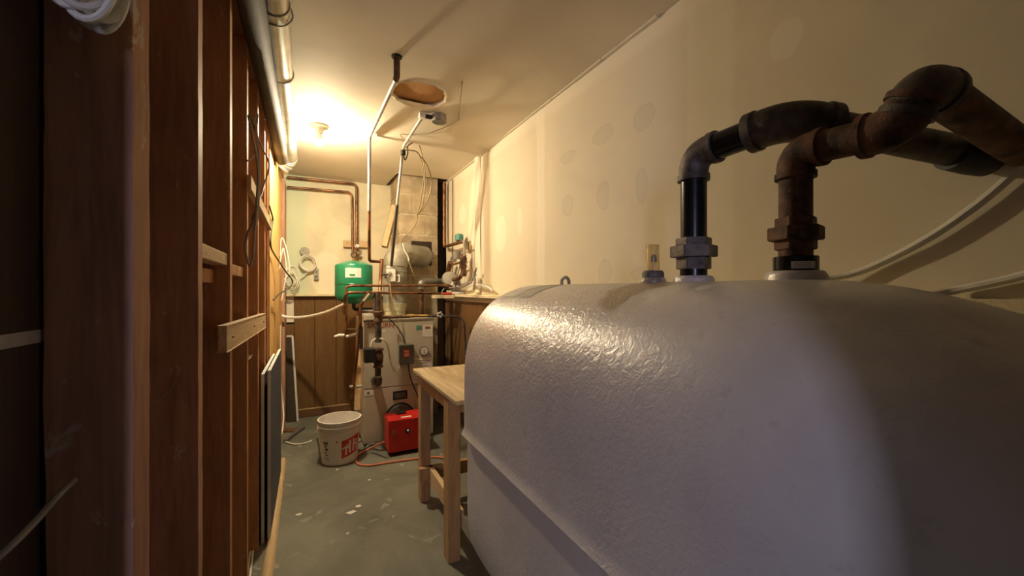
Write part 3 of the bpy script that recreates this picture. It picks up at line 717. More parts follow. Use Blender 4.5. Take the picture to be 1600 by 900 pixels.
# ------------------------------------------------------------------ boiler
BX0, BX1, BY0, BY1, BZ = .367, .907, 3.25, 3.86, .968
bo = thing('oil_boiler', ((BX0 + BX1) / 2, (BY0 + BY1) / 2, 0), 'beige steel oil boiler with a red burner, standing in the back corner', 'boiler')
bm = B(); box(bm, (BX0, BY0 + .004, .015), (BX1, BY1, BZ), .012); obj('jacket', bm, M['boiler'], bo)
bm = B(); box(bm, (BX0 + .002, BY0 - .004, .444), (BX1 - .002, BY0 + .004, BZ - .010), .002); obj('upper_panel', bm, M['boiler'], bo)
bm = B(); box(bm, (BX0 + .002, BY0 - .004, .03), (P(648, 600, y=BY0).x, BY0 + .004, .436), .002); obj('lower_panel', bm, M['boiler'], bo)
bm = B(); box(bm, (P(649.5, 600, y=BY0).x, BY0 - .003, .03), (BX1 - .002, BY0 + .004, .436), .002); obj('side_panel', bm, M['boiler'], bo)
bm = B(); box(bm, (BX0 - .003, BY0 - .008, BZ - .012), (BX1 + .004, BY0 + .02, BZ + .003), .002); obj('top_edge', bm, M['boilerd'], bo)
bm = B(); a, b_ = P(568, 505, y=3.3), P(586, 494, y=3.3); box(bm, (a.x, 3.27, BZ + .002), (b_.x, 3.52, BZ + .040), .004); obj('top_box', bm, M['boiler'], bo)
def plate(name, u0, v0, u1, v1, y, t, m, parent, label=None, bev=0):
    a, b_ = P(u0, v1, y=y), P(u1, v0, y=y); um = (u0 + u1) / 2
    za, zb = P(um, v1, y=y).z, P(um, v0, y=y).z
    bm = B(); box(bm, (a.x, y - t, za), (b_.x, y, zb), bev); return obj(name, bm, M[m], parent, label=label)
FY = BY0 - .0045
plate('front_label', 660.5, 508, 676, 526, FY, .001, 'whitel', bo, 'white paper tag at the upper right')
plate('label_print', 664, 510, 672, 514, FY - .0012, .0005, 'redl', bo)
for v in (517, 519.5, 522): plate('label_print', 662.5, v, 674, v + .7, FY - .0012, .0005, 'paper', bo)
plate('front_label', 650.5, 508.5, 659.5, 515, FY, .001, 'teal', bo, 'small teal sticker')
plate('front_label', 644, 559, 675, 598, FY, .001, 'paper', bo, 'faded paper instruction sheet')
for k in range(8): plate('label_print', 646, 563 + k * 4.1, 672 - (k * 5) % 7, 563.9 + k * 4.1, FY - .0012, .0005, 'boilerd', bo)
plate('front_label', 570, 610, 585, 618, FY, .001, 'whitel', bo, 'small white rating label')
plate('label_print', 573.5, 612, 577.5, 616, FY - .0012, .0005, 'mgrey', bo)
plate('sight_window', 614, 610.5, 636.5, 624, FY, .004, 'blackp', bo, 'black rectangular sight window', .001)
plate('sight_glass', 617, 613.5, 633.5, 621.5, FY - .004, .0012, 'dgrey', bo)
plate('front_label', 597, 516, 602.5, 518.5, FY, .001, 'whitel', bo, 'tiny white sticker under the red lettering')
c = P(662, 548, y=FY)
bm = B(); lathe(bm, [(0, .036), (.014, .036), (.016, .031)], c, (0, -1, 0), 28); gg = obj('pressure_gauge', bm, M['dgrey'], bo, smooth=True, label='round dial gauge with a grey rim')
bm = B(); lathe(bm, [(.0161, .030), (.0166, .030)], c, (0, -1, 0), 28); obj('gauge_face', bm, M['whitel'], gg)
bm = B(); beam(bm, c + Vector((.002, -.0175, -.018)), c + Vector((-.001, -.0175, .016)), .003, .001, up=(0, 1, 0)); beam(bm, c + Vector((-.008, -.0175, -.012)), c + Vector((.008, -.0175, -.012)), .001, .002, up=(0, 1, 0)); obj('gauge_needle', bm, M['blackp'], gg)
def text(name, s, loc, size, m, parent, rot=(R(90), 0, 0), sx=1.0, ext=.0006, label=None, bold=.0):
    cu = bpy.data.curves.new(name, 'FONT'); cu.body = s; cu.size = size; cu.extrude = ext; cu.offset = bold; cu.resolution_u = 3
    t = bpy.data.objects.new(name, cu); C.objects.link(t)
    dg = bpy.context.evaluated_depsgraph_get(); me = bpy.data.meshes.new_from_object(t.evaluated_get(dg))
    C.objects.unlink(t); bpy.data.objects.remove(t)
    from mathutils import Euler
    me.transform(Matrix.Translation(Vector(loc) - rootloc(parent)) @ Euler(rot).to_matrix().to_4x4() @ Matrix.Diagonal((sx, 1, 1, 1)))
    me.materials.clear(); me.materials.append(M[m]); o = bpy.data.objects.new(name, me); C.objects.link(o); o.parent = parent
    return link(o, label)
tl = P(573.5, 512.6, y=FY - .001)
text('red_lettering', 'SATURN', tl, .052, 'redl', bo, sx=1.02, label='faded red capital lettering across the top front', bold=.001)
# round burner flange
c = P(625, 651, y=BY0 - .005)
bm = B(); lathe(bm, [(0, .113), (.008, .113), (.009, .104)], c, (0, -1, 0), 36); fl = obj('burner_flange', bm, M['blackp'], bo, smooth=True, label='black round mounting flange')
bm = B(); lathe(bm, [(.009, .098), (.014, .096), (.015, .05)], c, (0, -1, 0), 36); obj('flange_plate', bm, M['mgrey'], fl, smooth=True)
bm = B(); lathe(bm, [(.014, .006), (.019, .006)], P(624, 634, y=c.y), (0, -1, 0), 8); obj('flange_bolt', bm, M['blackp'], fl)
# red burner
bu = link(bpy.data.objects.new('oil_burner', None)); C.objects.link(bu); bu.parent = bo
bx0 = P(607, 700, y=2.97).x
bm = B(); box(bm, (bx0, 2.97, .030), (bx0 + .285, 3.18, .262), .006); hs = obj('burner_housing', bm, M['red'], bo, label='bright red burner housing')
bpy.data.objects.remove(bu)
bm = B(); lathe(bm, [(0, .05), (.06, .05)], (bx0 + .14, 3.18, .19), (0, 1, 0), 20); obj('burner_tube', bm, M['iron'], bo, smooth=True)
for (u, v, r_, mm) in [(616, 676, .018, 'gauge'), (637, 673, .019, 'blackp')]:
    bm = B(); lathe(bm, [(0, r_), (.003, r_)], P(u, v, y=2.97), (0, -1, 0), 20); obj('round_knob', bm, M[mm], hs, label='dark red blank plug' if mm == 'gauge' else None).data.materials[0] = M['redl'] if mm == 'gauge' else M[mm]
bm = B(); lathe(bm, [(0, .008), (.012, .006)], P(637.5, 672.5, y=2.966), (0, -1, 0), 10); obj('reset_button', bm, M['whitep'], hs)
bm = B(); a = P(627, 655, y=3.0); box(bm, (a.x, 3.0, .2625), (a.x + .075, 3.025, .2645)); obj('burner_sticker', bm, M['whitel'], hs)
bm = B(); a = P(620, 650, y=3.09); box(bm, (a.x, 3.09, .262), (a.x + .07, 3.15, .275), .003); obj('burner_lid', bm, M['blackp'], hs)

# emergency switch box on the front of the boiler
sw = thing('switch_box', P(633, 568, y=BY0 - .03), 'dark grey electrical box with a red label on the boiler front', 'switch')
plate('box_body', 622.5, 538, 644.5, 567.5, BY0 - .006, .055, 'dgrey', sw, None, .003)
plate('red_label', 630.3, 546, 640.3, 558, BY0 - .0615, .001, 'redp', sw, 'square red warning label')
for k in range(3): plate('label_print', 632 + (k % 2), 548 + k * 3.2, 638.5, 549.5 + k * 3.2, BY0 - .0628, .0004, 'whitel', sw)
for u in (624, 635): plate('cable_clamp', u, 535.5, u + 5, 538, BY0 - .02, .02, 'steel', sw)
YW = BY0 - .035
cable('armoured_conduit', [P(580, 541, y=3.10), P(582, 533, y=3.10), P(589, 529, y=3.09), P(598, 530, y=3.08), P(605, 538, y=3.10), P(608, 552, y=3.13), P(611, 567, y=3.15), P(616, 578, y=3.17), P(622, 578, y=3.19), P(625.5, 566, y=YW)], .0062, 'whitep', 'white flexible conduit looping from the circulator to the grey switch box', 'conduit')
cable('control_wire', [P(633, 537, y=YW), P(629, 525, y=YW), P(622, 513, y=YW), P(613, 503, y=YW), P(608, 498, y=3.2)], .005, 'cabled', 'dark wire rising left from the grey switch box over the boiler front', 'wire')
cable('control_wire', [P(625, 537, y=YW), P(624, 520, y=YW), P(621, 500, y=YW), P(615, 478, y=3.2), P(611, 460, y=3.22), P(609, 441, y=3.26)], .003, 'wiret', 'thin tan wire dropping from the white relay to the grey switch box', 'wire')
cable('control_wire', [P(638, 568, y=YW), P(640, 585, y=YW), P(646, 603, y=YW), P(653, 620, y=YW), P(656, 640, y=3.12), P(652, 652, y=3.09)], .005, 'cabled', 'dark wire dropping from the grey switch box down to the red burner', 'wire')

# circulator on black pipe in front of the boiler
YQ = 3.10
cp = thing('circulator_pipe', P(588, 600, y=YQ), 'dark iron return pipe with a circulator pump in front of the boiler', 'pump')
x_ = P(591, 500, y=YQ).x
def zq(v, u=590, y=YQ): return P(u, v, y=y).z
bm = B(); tube(bm, [(x_, YQ, zq(456)), (x_, YQ, zq(487))], .016, 14); obj('pipe_section', bm, M['iron'], cp, smooth=True)
bm = B(); lathe(bm, [(0, .030), (.02, .032), (.035, .026), (.05, .034), (.075, .034), (.08, .022)], (x_, YQ, zq(503)), seg=18); obj('pipe_tee', bm, M['rust'], cp, smooth=True)
bm = B(); tube(bm, [(x_, YQ, zq(503)), (x_, YQ, zq(535))], .0235, 16); obj('pipe_section', bm, M['iron'], cp, smooth=True)
bm = B(); lathe(bm, [(0, .036), (.012, .036), (.013, .026), (.035, .034), (.085, .038), (.12, .028), (.125, .038), (.14, .038)], (x_, YQ, zq(574)), seg=20); obj('pump_volute', bm, M['rust'], cp, smooth=True, label='rusty red pump body with flanges')
a, b_ = P(569, 567, y=YQ - .02), P(584, 544, y=YQ - .02)
bm = B(); box(bm, (a.x, YQ - .05, a.z), (b_.x + .01, YQ + .04, b_.z), .006); obj('pump_motor', bm, M['blackp'], cp, label='square black pump motor')
bm = B(); tube(bm, [(x_ - .002, YQ, zq(574)), (x_ - .002, YQ, zq(587))], .022, 16); obj('pipe_section', bm, M['iron'], cp, smooth=True)
bm = B(); tube(bm, [(x_ - .002, YQ, zq(587)), (x_ - .002, YQ, zq(590))], .026, 16); obj('bright_ring', bm, M['steel'], cp, smooth=True)
bm = B(); tube(bm, fillet([(x_ - .003, YQ, zq(590)), (x_ - .003, YQ, zq(598)), (x_ - .003, BY0 - .008, zq(600))], .045, 8), .031, 16); obj('return_elbow', bm, M['iron'], cp, smooth=True)

# horizontal pipes above the boiler front
YH = 3.14
pm = thing('supply_manifold', P(640, 494, y=YH), 'horizontal iron and brass supply pipe across the top of the boiler', 'pipe')
bm = B(); tube(bm, [P(592, 496, y=YH), P(640, 494.5, y=YH)], .012, 12); obj('pipe_section', bm, M['rust'], pm, smooth=True)
bm = B(); tube(bm, [P(636, 493.5, y=YH), P(645, 493.5, y=YH), P(647, 493.5, y=YH), P(668, 493.5, y=YH)], [.014, .016, .011, .012], 12); obj('brass_section', bm, M['brass'], pm, smooth=True)
bm = B(); c = P(687, 492, y=YH)
for k in range(5): lathe(bm, [(0, .010), (.008, .012), (.016, .006)], c + Vector((.016 * math.cos(k * 1.26), 0, .016 * math.sin(k * 1.26))), (0, -1, 0), 8)
torus(bm, c, .017, .005, (0, 1, 0), 16, 6); obj('valve_handle', bm, M['steel'], pm, smooth=True, label='silver lobed valve handle')
bm = B(); tube(bm, fillet([P(666, 493.5, y=YH), P(683, 494, y=YH), P(718, 494.5, y=YH + .02), P(725, 503, y=YH), P(727, 545, y=YH), P(727, 600, y=YH)], .03), .0095, 12); obj('pipe_section', bm, M['iron'], pm, smooth=True)
pipe('copper_pipe', [P(541, 497, y=3.32), P(541, 449, y=3.32), P(548, 446.5, y=3.30), P(700, 446, y=3.36), P(716, 449, y=3.5)], .0095, 'copper', 'upper of two long copper pipes crossing in front of the flue', .03)
pipe('copper_pipe', [P(538.5, 492, y=3.26), P(538.5, 462, y=3.26), P(545, 457, y=3.24), P(679, 458, y=3.30), P(692, 459, y=3.4)], .0095, 'copper', 'lower of two long copper pipes crossing in front of the flue', .03)
pipe('copper_pipe', [P(577, 455, y=3.2), P(573, 462, y=3.2), P(563, 478, y=3.2), P(563, 505, y=3.2), P(557, 560, y=3.25), P(547, 645, y=3.33)], .012, 'copper', 'slanting copper pipe running down the left side of the boiler', .03)
bm = B(); tube(bm, [P(577.5, 459, y=3.185), P(568, 471, y=3.185)], .008, 8); obj('valve_lever', bm, M['steel'], None, smooth=True, label='silver valve lever left of the pump pipe under the green tank', cat='lever')
pipe('iron_pipe', [P(562, 486, y=3.4), P(585, 486.5, y=3.35), P(585, 456, y=3.35)], .013, 'iron', 'short dark iron pipe with a tee left of the flue base', .01)
pipe('copper_pipe', [P(541, 497, y=3.36), P(540.5, 520, y=3.36)], .012, 'copper', 'short copper drop pipe above the white valve left of the boiler', .01)
va_ = thing('drain_valve', P(541, 524, y=3.36), 'white handled drain valve on the copper drop pipe left of the boiler', 'valve')
bm = B(); tube(bm, [P(522, 526, y=3.36), P(530, 524, y=3.36), P(538, 524, y=3.36)], [.006, .013, .012], 10); obj('valve_handle', bm, M['whitep'], va_, smooth=True)
bm = B(); tube(bm, [P(541, 526, y=3.36), P(557, 522, y=3.36)], [.012, .013], 10); obj('valve_outlet', bm, M['whitep'], va_, smooth=True)
bm = B(); tube(bm, [P(543, 513.5, y=3.34), P(557, 514.5, y=3.34)], .005, 8); tube(bm, [P(556, 514.5, y=3.34), P(559, 514.5, y=3.34)], .010, 8); obj('valve_stem', bm, M['steel'], va_, smooth=True)
bm = B(); c = P(537, 482, y=3.25); lathe(bm, [(-.03, .010), (-.01, .016), (.012, .010), (.02, .014)], c, (0, 0, 1), 10); obj('tap_body', bm, M['copper'], None, smooth=True, label='small red brown tap below the green tank', cat='tap')
bm = B(); c = P(553, 600, y=3.3); tube(bm, [P(546, 604, y=3.28), P(551, 604, y=3.28)], .010, 8); tube(bm, [P(557, 604, y=3.26), P(566, 603, y=3.26)], .011, 8); obj('pipe_clamp', bm, M['steel'], None, smooth=True, label='pair of bright pipe fittings low on the slanting copper pipe', cat='fitting')
# boards and black strip left of the boiler
bm = B(); beam(bm, P(558, 640, y=3.42), P(561, 548, y=3.50), .045, .02, up=(0, 1, 0), bev=.002); obj('scrap_board', bm, M['brace'], None, label='pale narrow board leaning behind the slanting copper pipe', cat='board')
bm = B(); a = P(563, 545, y=3.30); box(bm, (BX0 - .022, 3.28, a.z), (BX0 - .002, 3.36, P(563, 510, y=3.3).z), .003); obj('limit_control', bm, M['blackp'], bo, label='black control box on the left side')
cable('white_hose', [P(438, 493, y=3.9), P(452, 496, y=3.9), P(470, 496, y=3.85), P(490, 493, y=3.75), P(512, 487, y=3.6), P(530, 479, y=3.45), P(539, 475, y=3.36)], .0125, 'whitep', 'white plastic hose arching from the left wall to below the green tank', 'hose')

# ------------------------------------------------------------------ flue pipe
fu = thing('flue_pipe', (.66, 3.60, BZ), 'grey sheet metal flue pipe rising from the boiler into the chimney', 'flue')
fx, fy = P(617, 450, y=3.62).x, 3.62; zt = P(617, 398, y=3.62).z
bm = B(); lathe(bm, [(0, .086), (.05, .088), (.055, .094), (.115, .103), (.12, .098)], (fx, fy, BZ - .002), seg=30); obj('flue_collar', bm, M['flueg'], fu, smooth=True, label='cream flue collar on the boiler top')
bm = B(); tube(bm, [(fx, fy, BZ + .115), (fx, fy, zt - .10)], .101, 30); obj('flue_section', bm, M['ins'], fu, smooth=True)
e = P(663, 397, y=CY0 - .005); dd = Vector((e.x - fx, e.y - fy, 0)).normalized()
pts, rad = [], []
for k in range(25):
    a = k / 24 * R(90); rr = .115
    pts.append(Vector((fx, fy, zt - rr + .01)) + dd * rr * (1 - math.cos(a)) + Vector((0, 0, rr * math.sin(a)))); rad.append(.107 if (k // 6) % 2 == 0 else .103)
bm = B(); tube(bm, pts, rad, 30); obj('flue_elbow', bm, M['ins'], fu, smooth=True, angle=50, label='pale segmented elbow')
bm = B(); tube(bm, [pts[-1] - dd * .01, Vector((e.x, e.y, pts[-1].z))], .097, 30); obj('flue_section', bm, M['ins'], fu, smooth=True)
for z_ in (zt - .15, BZ + .20):
    bm = B(); torus(bm, (fx, fy, z_), .102, .004, (0, 0, 1), 30, 6); obj('seam_band', bm, M['ins'], fu, smooth=True)
rl = thing('relay_control', P(609, 440, y=3.44), 'white relay control box mounted on the flue pipe front', 'box')
plate('relay_box', 602.5, 416, 616.5, 440, 3.50, .05, 'whitep', rl, None, .004)
plate('relay_side_box', 618, 429, 624, 441, 3.50, .03, 'whitel', rl, None, .003)
plate('cover_lip', 603.5, 417.5, 615.5, 418.7, 3.449, .003, 'whitel', rl)
plate('side_print', 619.5, 431, 622.5, 439, 3.469, .0006, 'gauge', rl)
bm = B(); lathe(bm, [(0, .018), (.012, .016), (.014, .008), (.022, .008)], P(608.5, 427, y=3.45), (0, -1, 0), 16); obj('relay_knob', bm, M['steel'], rl, smooth=True)
bm = B(); tube(bm, [P(594, 429, y=3.43), P(606, 429, y=3.43)], .009, 8); lathe(bm, [(0, .012), (.02, .012)], P(602, 433, y=3.43), (0, -1, 0), 10); obj('probe_fitting', bm, M['iron'], rl, smooth=True)
pipe('copper_pipe', [P(596.5, 405, y=3.45), P(594.5, 440, y=3.42), P(593.5, 470, y=3.35)], .015, 'copper', 'short upright copper pipe at the left edge of the flue', .01)

# ------------------------------------------------------------------ ceiling pipe, conduit, junction box, wires
cpz = H + .975
c0 = P(620, 88, z=ZC)
rp = thing('ceiling_pipe', P(577, 410, y=2.72), 'long pipe dropping from the ceiling, bending twice and running down past the green tank', 'pipe')
k1 = Vector((c0.x, c0.y, P(619, 121, y=c0.y).z)); k2 = P(577.5, 213, y=2.90); k3 = P(577, 330, y=2.90); k4 = P(577, 408, y=2.90); k5 = P(594, 409, y=2.92)
bm = B(); lathe(bm, [(0, .024), (.006, .024)], c0 - Vector((0, 0, .006)), seg=16); obj('ceiling_flange', bm, M['blackp'], rp)
bm = B(); tube(bm, [c0 - Vector((0, 0, .004)), (k1 + c0) / 2, k1 + Vector((0, 0, .004)), k1 + (k2 - k1).normalized() * .02], .0145, 14); obj('black_stub', bm, M['rust'], rp, smooth=True)
bm = B(); tube(bm, fillet([k1 + (k2 - k1).normalized() * .015, k2, k3], .03), .0115, 12); obj('grey_pipe', bm, M['steel'], rp, smooth=True)
bm = B(); tube(bm, fillet([k3, k4, k5], .02), .0105, 12); obj('copper_drop', bm, M['copper'], rp, smooth=True)
cb_ = P(686, 180, z=ZC)
ob = thing('ceiling_box', cb_, 'round metal electrical box on the ceiling by the brown round hole', 'box')
bm = B(); lathe(bm, [(0, .048), (-.040, .048), (-.042, .044), (-.042, .001)], cb_, seg=8); obj('box_body', bm, M['ins'], ob)
bm = B(); lathe(bm, [(-.0425, .043), (-.0445, .043)], cb_, seg=8); obj('cover_plate', bm, M['mgrey'], ob)
n1 = P(661, 177, y=cb_.y)
bm = B(); tube(bm, [cb_ + Vector((-.045, 0, -.022)), Vector((n1.x, cb_.y, cb_.z - .022))], [.013, .013], 10); obj('connector', bm, M['blackp'], ob, smooth=True)
cd = thing('conduit_run', P(612, 415, y=3.44), 'silver conduit from the ceiling box sloping down to the relay on the flue', 'conduit')
m0 = Vector((n1.x, cb_.y, cb_.z - .022)); m1 = P(630, 229, y=2.88); m2 = P(620.5, 320, y=3.02); m3 = P(611.5, 415, y=3.45)
bm = B(); box(bm, m0 - Vector((.025, .02, .016)), m0 + Vector((.012, .02, .018)), .006); obj('elbow_fitting', bm, M['whitep'], cd)
bm = B(); tube(bm, fillet([m0, m1, m2], .05), .010, 12); obj('conduit_section', bm, M['steel'], cd, smooth=True)
bm = B(); tube(bm, [m2, m3], .0125, 12); obj('dark_sleeve', bm, M['dgrey'], cd, smooth=True, label='dark lower sleeve of the conduit')
bm = B(); lathe(bm, [(0, .017), (.03, .018), (.035, .012)], m1 - Vector((0, 0, .06)), seg=12); obj('tape_wrap', bm, M['blackp'], cd, smooth=True)
ZW = ZC - .004
cable('ceiling_wire', [P(722, 127, z=ZC + .002), P(721, 135, z=ZC - .02), P(719, 160, z=ZW - .02), P(717.5, 186, z=ZC - .008)], .0038, 'wiret', 'thin tan wire hanging from a small hole in the ceiling right of the round box', 'wire')
cable('ceiling_wire', [P(717.5, 187, z=ZC - .010), P(705, 194, z=ZC - .014), P(690, 201, z=ZC - .014), P(665, 209, z=ZC - .02), P(645, 211, z=ZC - .02), P(626, 210, z=ZC - .02), P(632, 219, z=ZC - .04)], .003, 'wiret', 'thin tan wire crossing the ceiling to the bend in the silver conduit', 'wire')
wires = [([(634, 231), (640, 226), (648, 222), (655, 227), (660, 245), (663, 262), (664, 290), (660, 320), (653, 335)], .0045, 'tan wire arching from the conduit bend, right strand of the hanging bunch'),
         ([(632, 234), (642, 235), (652, 238), (658, 250), (662, 275), (659, 300), (655, 325), (651, 336)], .004, 'tan wire leaving the conduit lowest and joining the hanging bunch'),
         ([(655, 243), (664, 252), (671, 268), (674, 285), (671, 305), (663, 322), (654, 334)], .0045, 'tan wire bowing farthest right in front of the chimney blocks'),
         ([(630, 240), (633, 250), (637, 240), (637, 229), (642, 224)], .0045, 'dark kinked wire stub curled tight at the conduit bend'),
         ([(652, 334), (652, 342), (646, 356), (637, 365), (629, 372), (628, 382), (633, 396), (641, 415), (648, 432), (653, 440)], .0055, 'tan cable dropping from the wire bunch past the flue elbow'),
         ([(629, 380), (632, 392), (637, 400), (639, 408)], .005, 'thick white wire over the flue elbow')]
for k, (pp, r_, lb) in enumerate(wires):
    cable('loose_wire', [P(u, v, y=2.90 + (.004 * i * i if k < 4 else .5 + .02 * i)) for i, (u, v) in enumerate(pp)] if k != 5 else [P(u, v, y=3.40) for u, v in pp], r_, 'whitep' if k == 5 else ('cabled' if k == 3 else 'wiret'), lb, 'wire')
# leaning board by the chimney
bm = B(); beam(bm, P(601, 386, y=3.93), P(617, 322, y=3.98), .05, .06, up=(.4, 1, 0), bev=.003); obj('leaning_board', bm, M['brace'], None, label='short pine stud leaning between flue elbow and chimney', cat='board')

# ------------------------------------------------------------------ bulb holder
lb = P(499, 196.5, z=ZC)
lp = thing('ceiling_bulb', lb, 'bare lit bulb in a round porcelain holder on the ceiling', 'lamp')
bm = B(); lathe(bm, [(0, .058), (-.012, .056), (-.020, .030), (-.034, .024), (-.050, .023), (-.050, .002)], lb, seg=28); obj('lamp_holder', bm, M['porc'], lp, smooth=True)
bm = B(); lathe(bm, [(-.048, .014), (-.062, .017), (-.082, .028), (-.097, .0315), (-.098, .0300)], lb, seg=24, cap=False); obj('bulb_shade_collar', bm, M['porc'], lp, smooth=True, label='opaque white collar added on the bulb neck to shade the ceiling')  # collar added to keep the bulb's light off the nearby ceiling
bm = B(); lathe(bm, [(-.0965, .004), (-.097, .0300), (-.108, .0295), (-.122, .022), (-.130, .012), (-.133, .002)], lb, seg=24); obj('bulb', bm, M['bulb'], lp, smooth=True)

# ------------------------------------------------------------------ pump and valve cluster right of the chimney
YZ = 3.70
cl = thing('zone_pump', P(700, 440, x=1.13), 'grey circulator pump with insulated elbow pipe beside the chimney corner', 'pump')
bm = B(); tube(bm, fillet([P(658.5, 492, y=3.45), P(658.5, 447, y=3.45)], .01), .018, 12); obj('iron_riser', bm, M['rust'], cl, smooth=True)
bm = B(); tube(bm, fillet([P(658.5, 452, y=3.45), P(658.5, 440, y=3.45), P(690, 441, y=3.62)], .05, 10), .033, 16); obj('insulated_elbow', bm, M['mgrey'], cl, smooth=True)
c = P(702, 437, x=1.13); ax = Vector((-.25, -1, .35)).normalized()
bm = B(); lathe(bm, [(-.06, .050), (-.02, .065), (.03, .068), (.045, .060), (.05, .02)], c, ax, 24); obj('pump_motor', bm, M['ins'], cl, smooth=True)
bm = B(); lathe(bm, [(-.14, .055), (-.06, .055)], c, ax, 20); obj('pump_housing', bm, M['iron'], cl, smooth=True)
bm = B(); tube(bm, [P(700, 425, x=1.15), P(704, 410, x=1.15)], .024, 12); obj('copper_union', bm, M['copper'], cl, smooth=True)
bm = B(); tube(bm, fillet([P(708, 437, x=1.15), P(718, 435, x=1.15), P(724, 425, x=1.15), P(724, 400, x=1.15)], .04, 6), .017, 12); obj('iron_bend', bm, M['rust'], cl, smooth=True)
bm = B(); c = P(724, 432, x=1.15); lathe(bm, [(0, .022), (.02, .027), (.06, .022), (.08, .030), (.155, .030), (.17, .022), (.18, .026), (.19, .018)], c, (0, 0, 1), 14); obj('brown_valve_body', bm, M['rust'], cl, smooth=True)
bm = B(); tube(bm, fillet([P(725.5, 400, x=1.15), P(725.5, 378, x=1.15), P(720, 376, x=1.15)], .02), .010, 10); obj('silver_pipe', bm, M['steel'], cl, smooth=True)
bm = B(); c = P(717.5, 377, x=1.15); lathe(bm, [(0, .018), (.006, .036), (.045, .038), (.062, .030), (.066, .01)], c, (0, 0, 1), 20); obj('green_cap', bm, M['teal'], cl, smooth=True, label='dark green domed air vent cap')
bm = B(); tube(bm, [P(714, 405, x=1.14), P(714, 393, x=1.14)], [.030, .034], 12); obj('zone_valve', bm, M['boilerd'], cl, smooth=True); bm = B(); lathe(bm, [(0, .03), (.02, .03)], P(708, 405, x=1.15), (0, -1, 0), 12); obj('valve_actuator', bm, M['boilerd'], cl, smooth=True)
bm = B(); tube(bm, [P(707, 414, x=1.13), P(719, 410, x=1.13)], .010, 8); torus(bm, P(711, 411, x=1.12), .014, .004, (0, 1, 0), 14, 6); obj('brass_fitting', bm, M['brass'], cl, smooth=True)
pipe('copper_riser', [P(694, 284, y=3.80), P(694, 385, y=3.80), P(700, 384, x=1.13), P(723, 377.5, x=1.15)], .015, 'copper', 'pinkish copper pipe in the dark slot right of the chimney', .02)
pipe('wall_tube', [P(707.5, 282, x=XR - .012), P(707.5, 396, x=XR - .012), P(742, 390, x=XR - .012), P(743, 425, x=XR - .012)], .004, 'cableg', 'thin grey tube running down the right wall behind the green cap', .02, 'tube')
a = P(733, 395, x=XR - .006); b_ = P(733, 377, x=XR - .006)
bm = B(); beam(bm, a, b_, .05, .010, up=(1, 0, 0), bev=.003); obj('wall_tag', bm, M['brass'], None, label='small brown tag on the right wall beside the green cap', cat='tag')
YT = 3.3
for k, (pp, r_, mk, lb_) in enumerate([
    ([(706, 446, 3.5), (722, 449, 3.45), (742, 445, 3.4), (752, 446, 3.3), (765, 450, 3.2), (769, 455, 3.15)], .010, 'cablew', 'pale cable lying across the ledge towards the tank'),
    ([(706, 454, 3.5), (718, 449, 3.4), (735, 441, 3.4), (743, 428, 3.5)], .009, 'cableg', 'grey cable rising from the ledge by the brown valve'),
    ([(720, 412, 3.6), (714, 432, 3.55), (709, 446, 3.5)], .005, 'wiret', 'thin wire hanging in front of the brown valve body'),
    ([(737, 438, 3.5), (733, 420, 3.5), (728, 412, 3.55), (735, 409, 3.6)], .003, 'wiret', 'thin looped wire right of the brown valve body'),
    ([(686, 463, 3.45), (696, 448, 3.48), (708, 438, 3.5)], .006, 'cablew', 'white wire slanting up past the grey pump'),
    ([(740, 452, 3.4), (742, 440, 3.4), (741, 430, 3.45), (744, 420, 3.5)], .010, 'cableg', 'short grey conduit standing on the ledge at the wall seam'),
    ([(748, 446, 3.3), (748, 436, 3.3), (754, 436, 3.25), (755, 446, 3.2)], .004, 'cablew', 'small white wire hoop on the ledge near the tank')]):
    cable('ledge_wire', [P(u, v, x=1.175 - .012 * (k % 4)) for u, v, yy in pp], r_, mk, lb_, 'cable')
# clutter on the ledge
for k, (u, v, m_, lb_, l_) in enumerate([(698, 459, 'redp', 'red handled screwdriver lying on the ledge by the pump', .05), (684, 459, 'ledge', 'pale wooden handle lying on the ledge left end', .045), (716, 458, 'whitep', 'white plastic tube lying on the ledge under the valves', .06)]):
    c = P(u, v, y=3.38); bm = B(); tube(bm, [c - Vector((l_, 0, 0)), c - Vector((l_ * .8, 0, 0)), c + Vector((l_ * .8, 0, 0)), c + Vector((l_, 0, 0))], [.006, .012, .012, .006], 10)
    obj(['screwdriver', 'wooden_handle', 'plastic_tube'][k], bm, M[m_], None, smooth=True, label=lb_, cat=['tool', 'handle', 'tube'][k])
bm = B(); a = P(680, 464, y=3.44); box(bm, (a.x - .02, 3.37, a.z - .012), (XR - .09, 3.50, P(690, 461.5, y=3.4).z), .003); obj('ledge_shelf', bm, M['ledge'], None, label='pale shelf board carrying tools beside the grey pump', cat='shelf')
c = P(707, 445, y=3.42); bm = B(); lathe(bm, [(-.03, .030), (.0, .018), (.03, .002)], c, (0, 0, 1), 10); obj('paper_cone', bm, M['whitel'], None, label='small white paper cone in front of the grey pump', cat='cone')

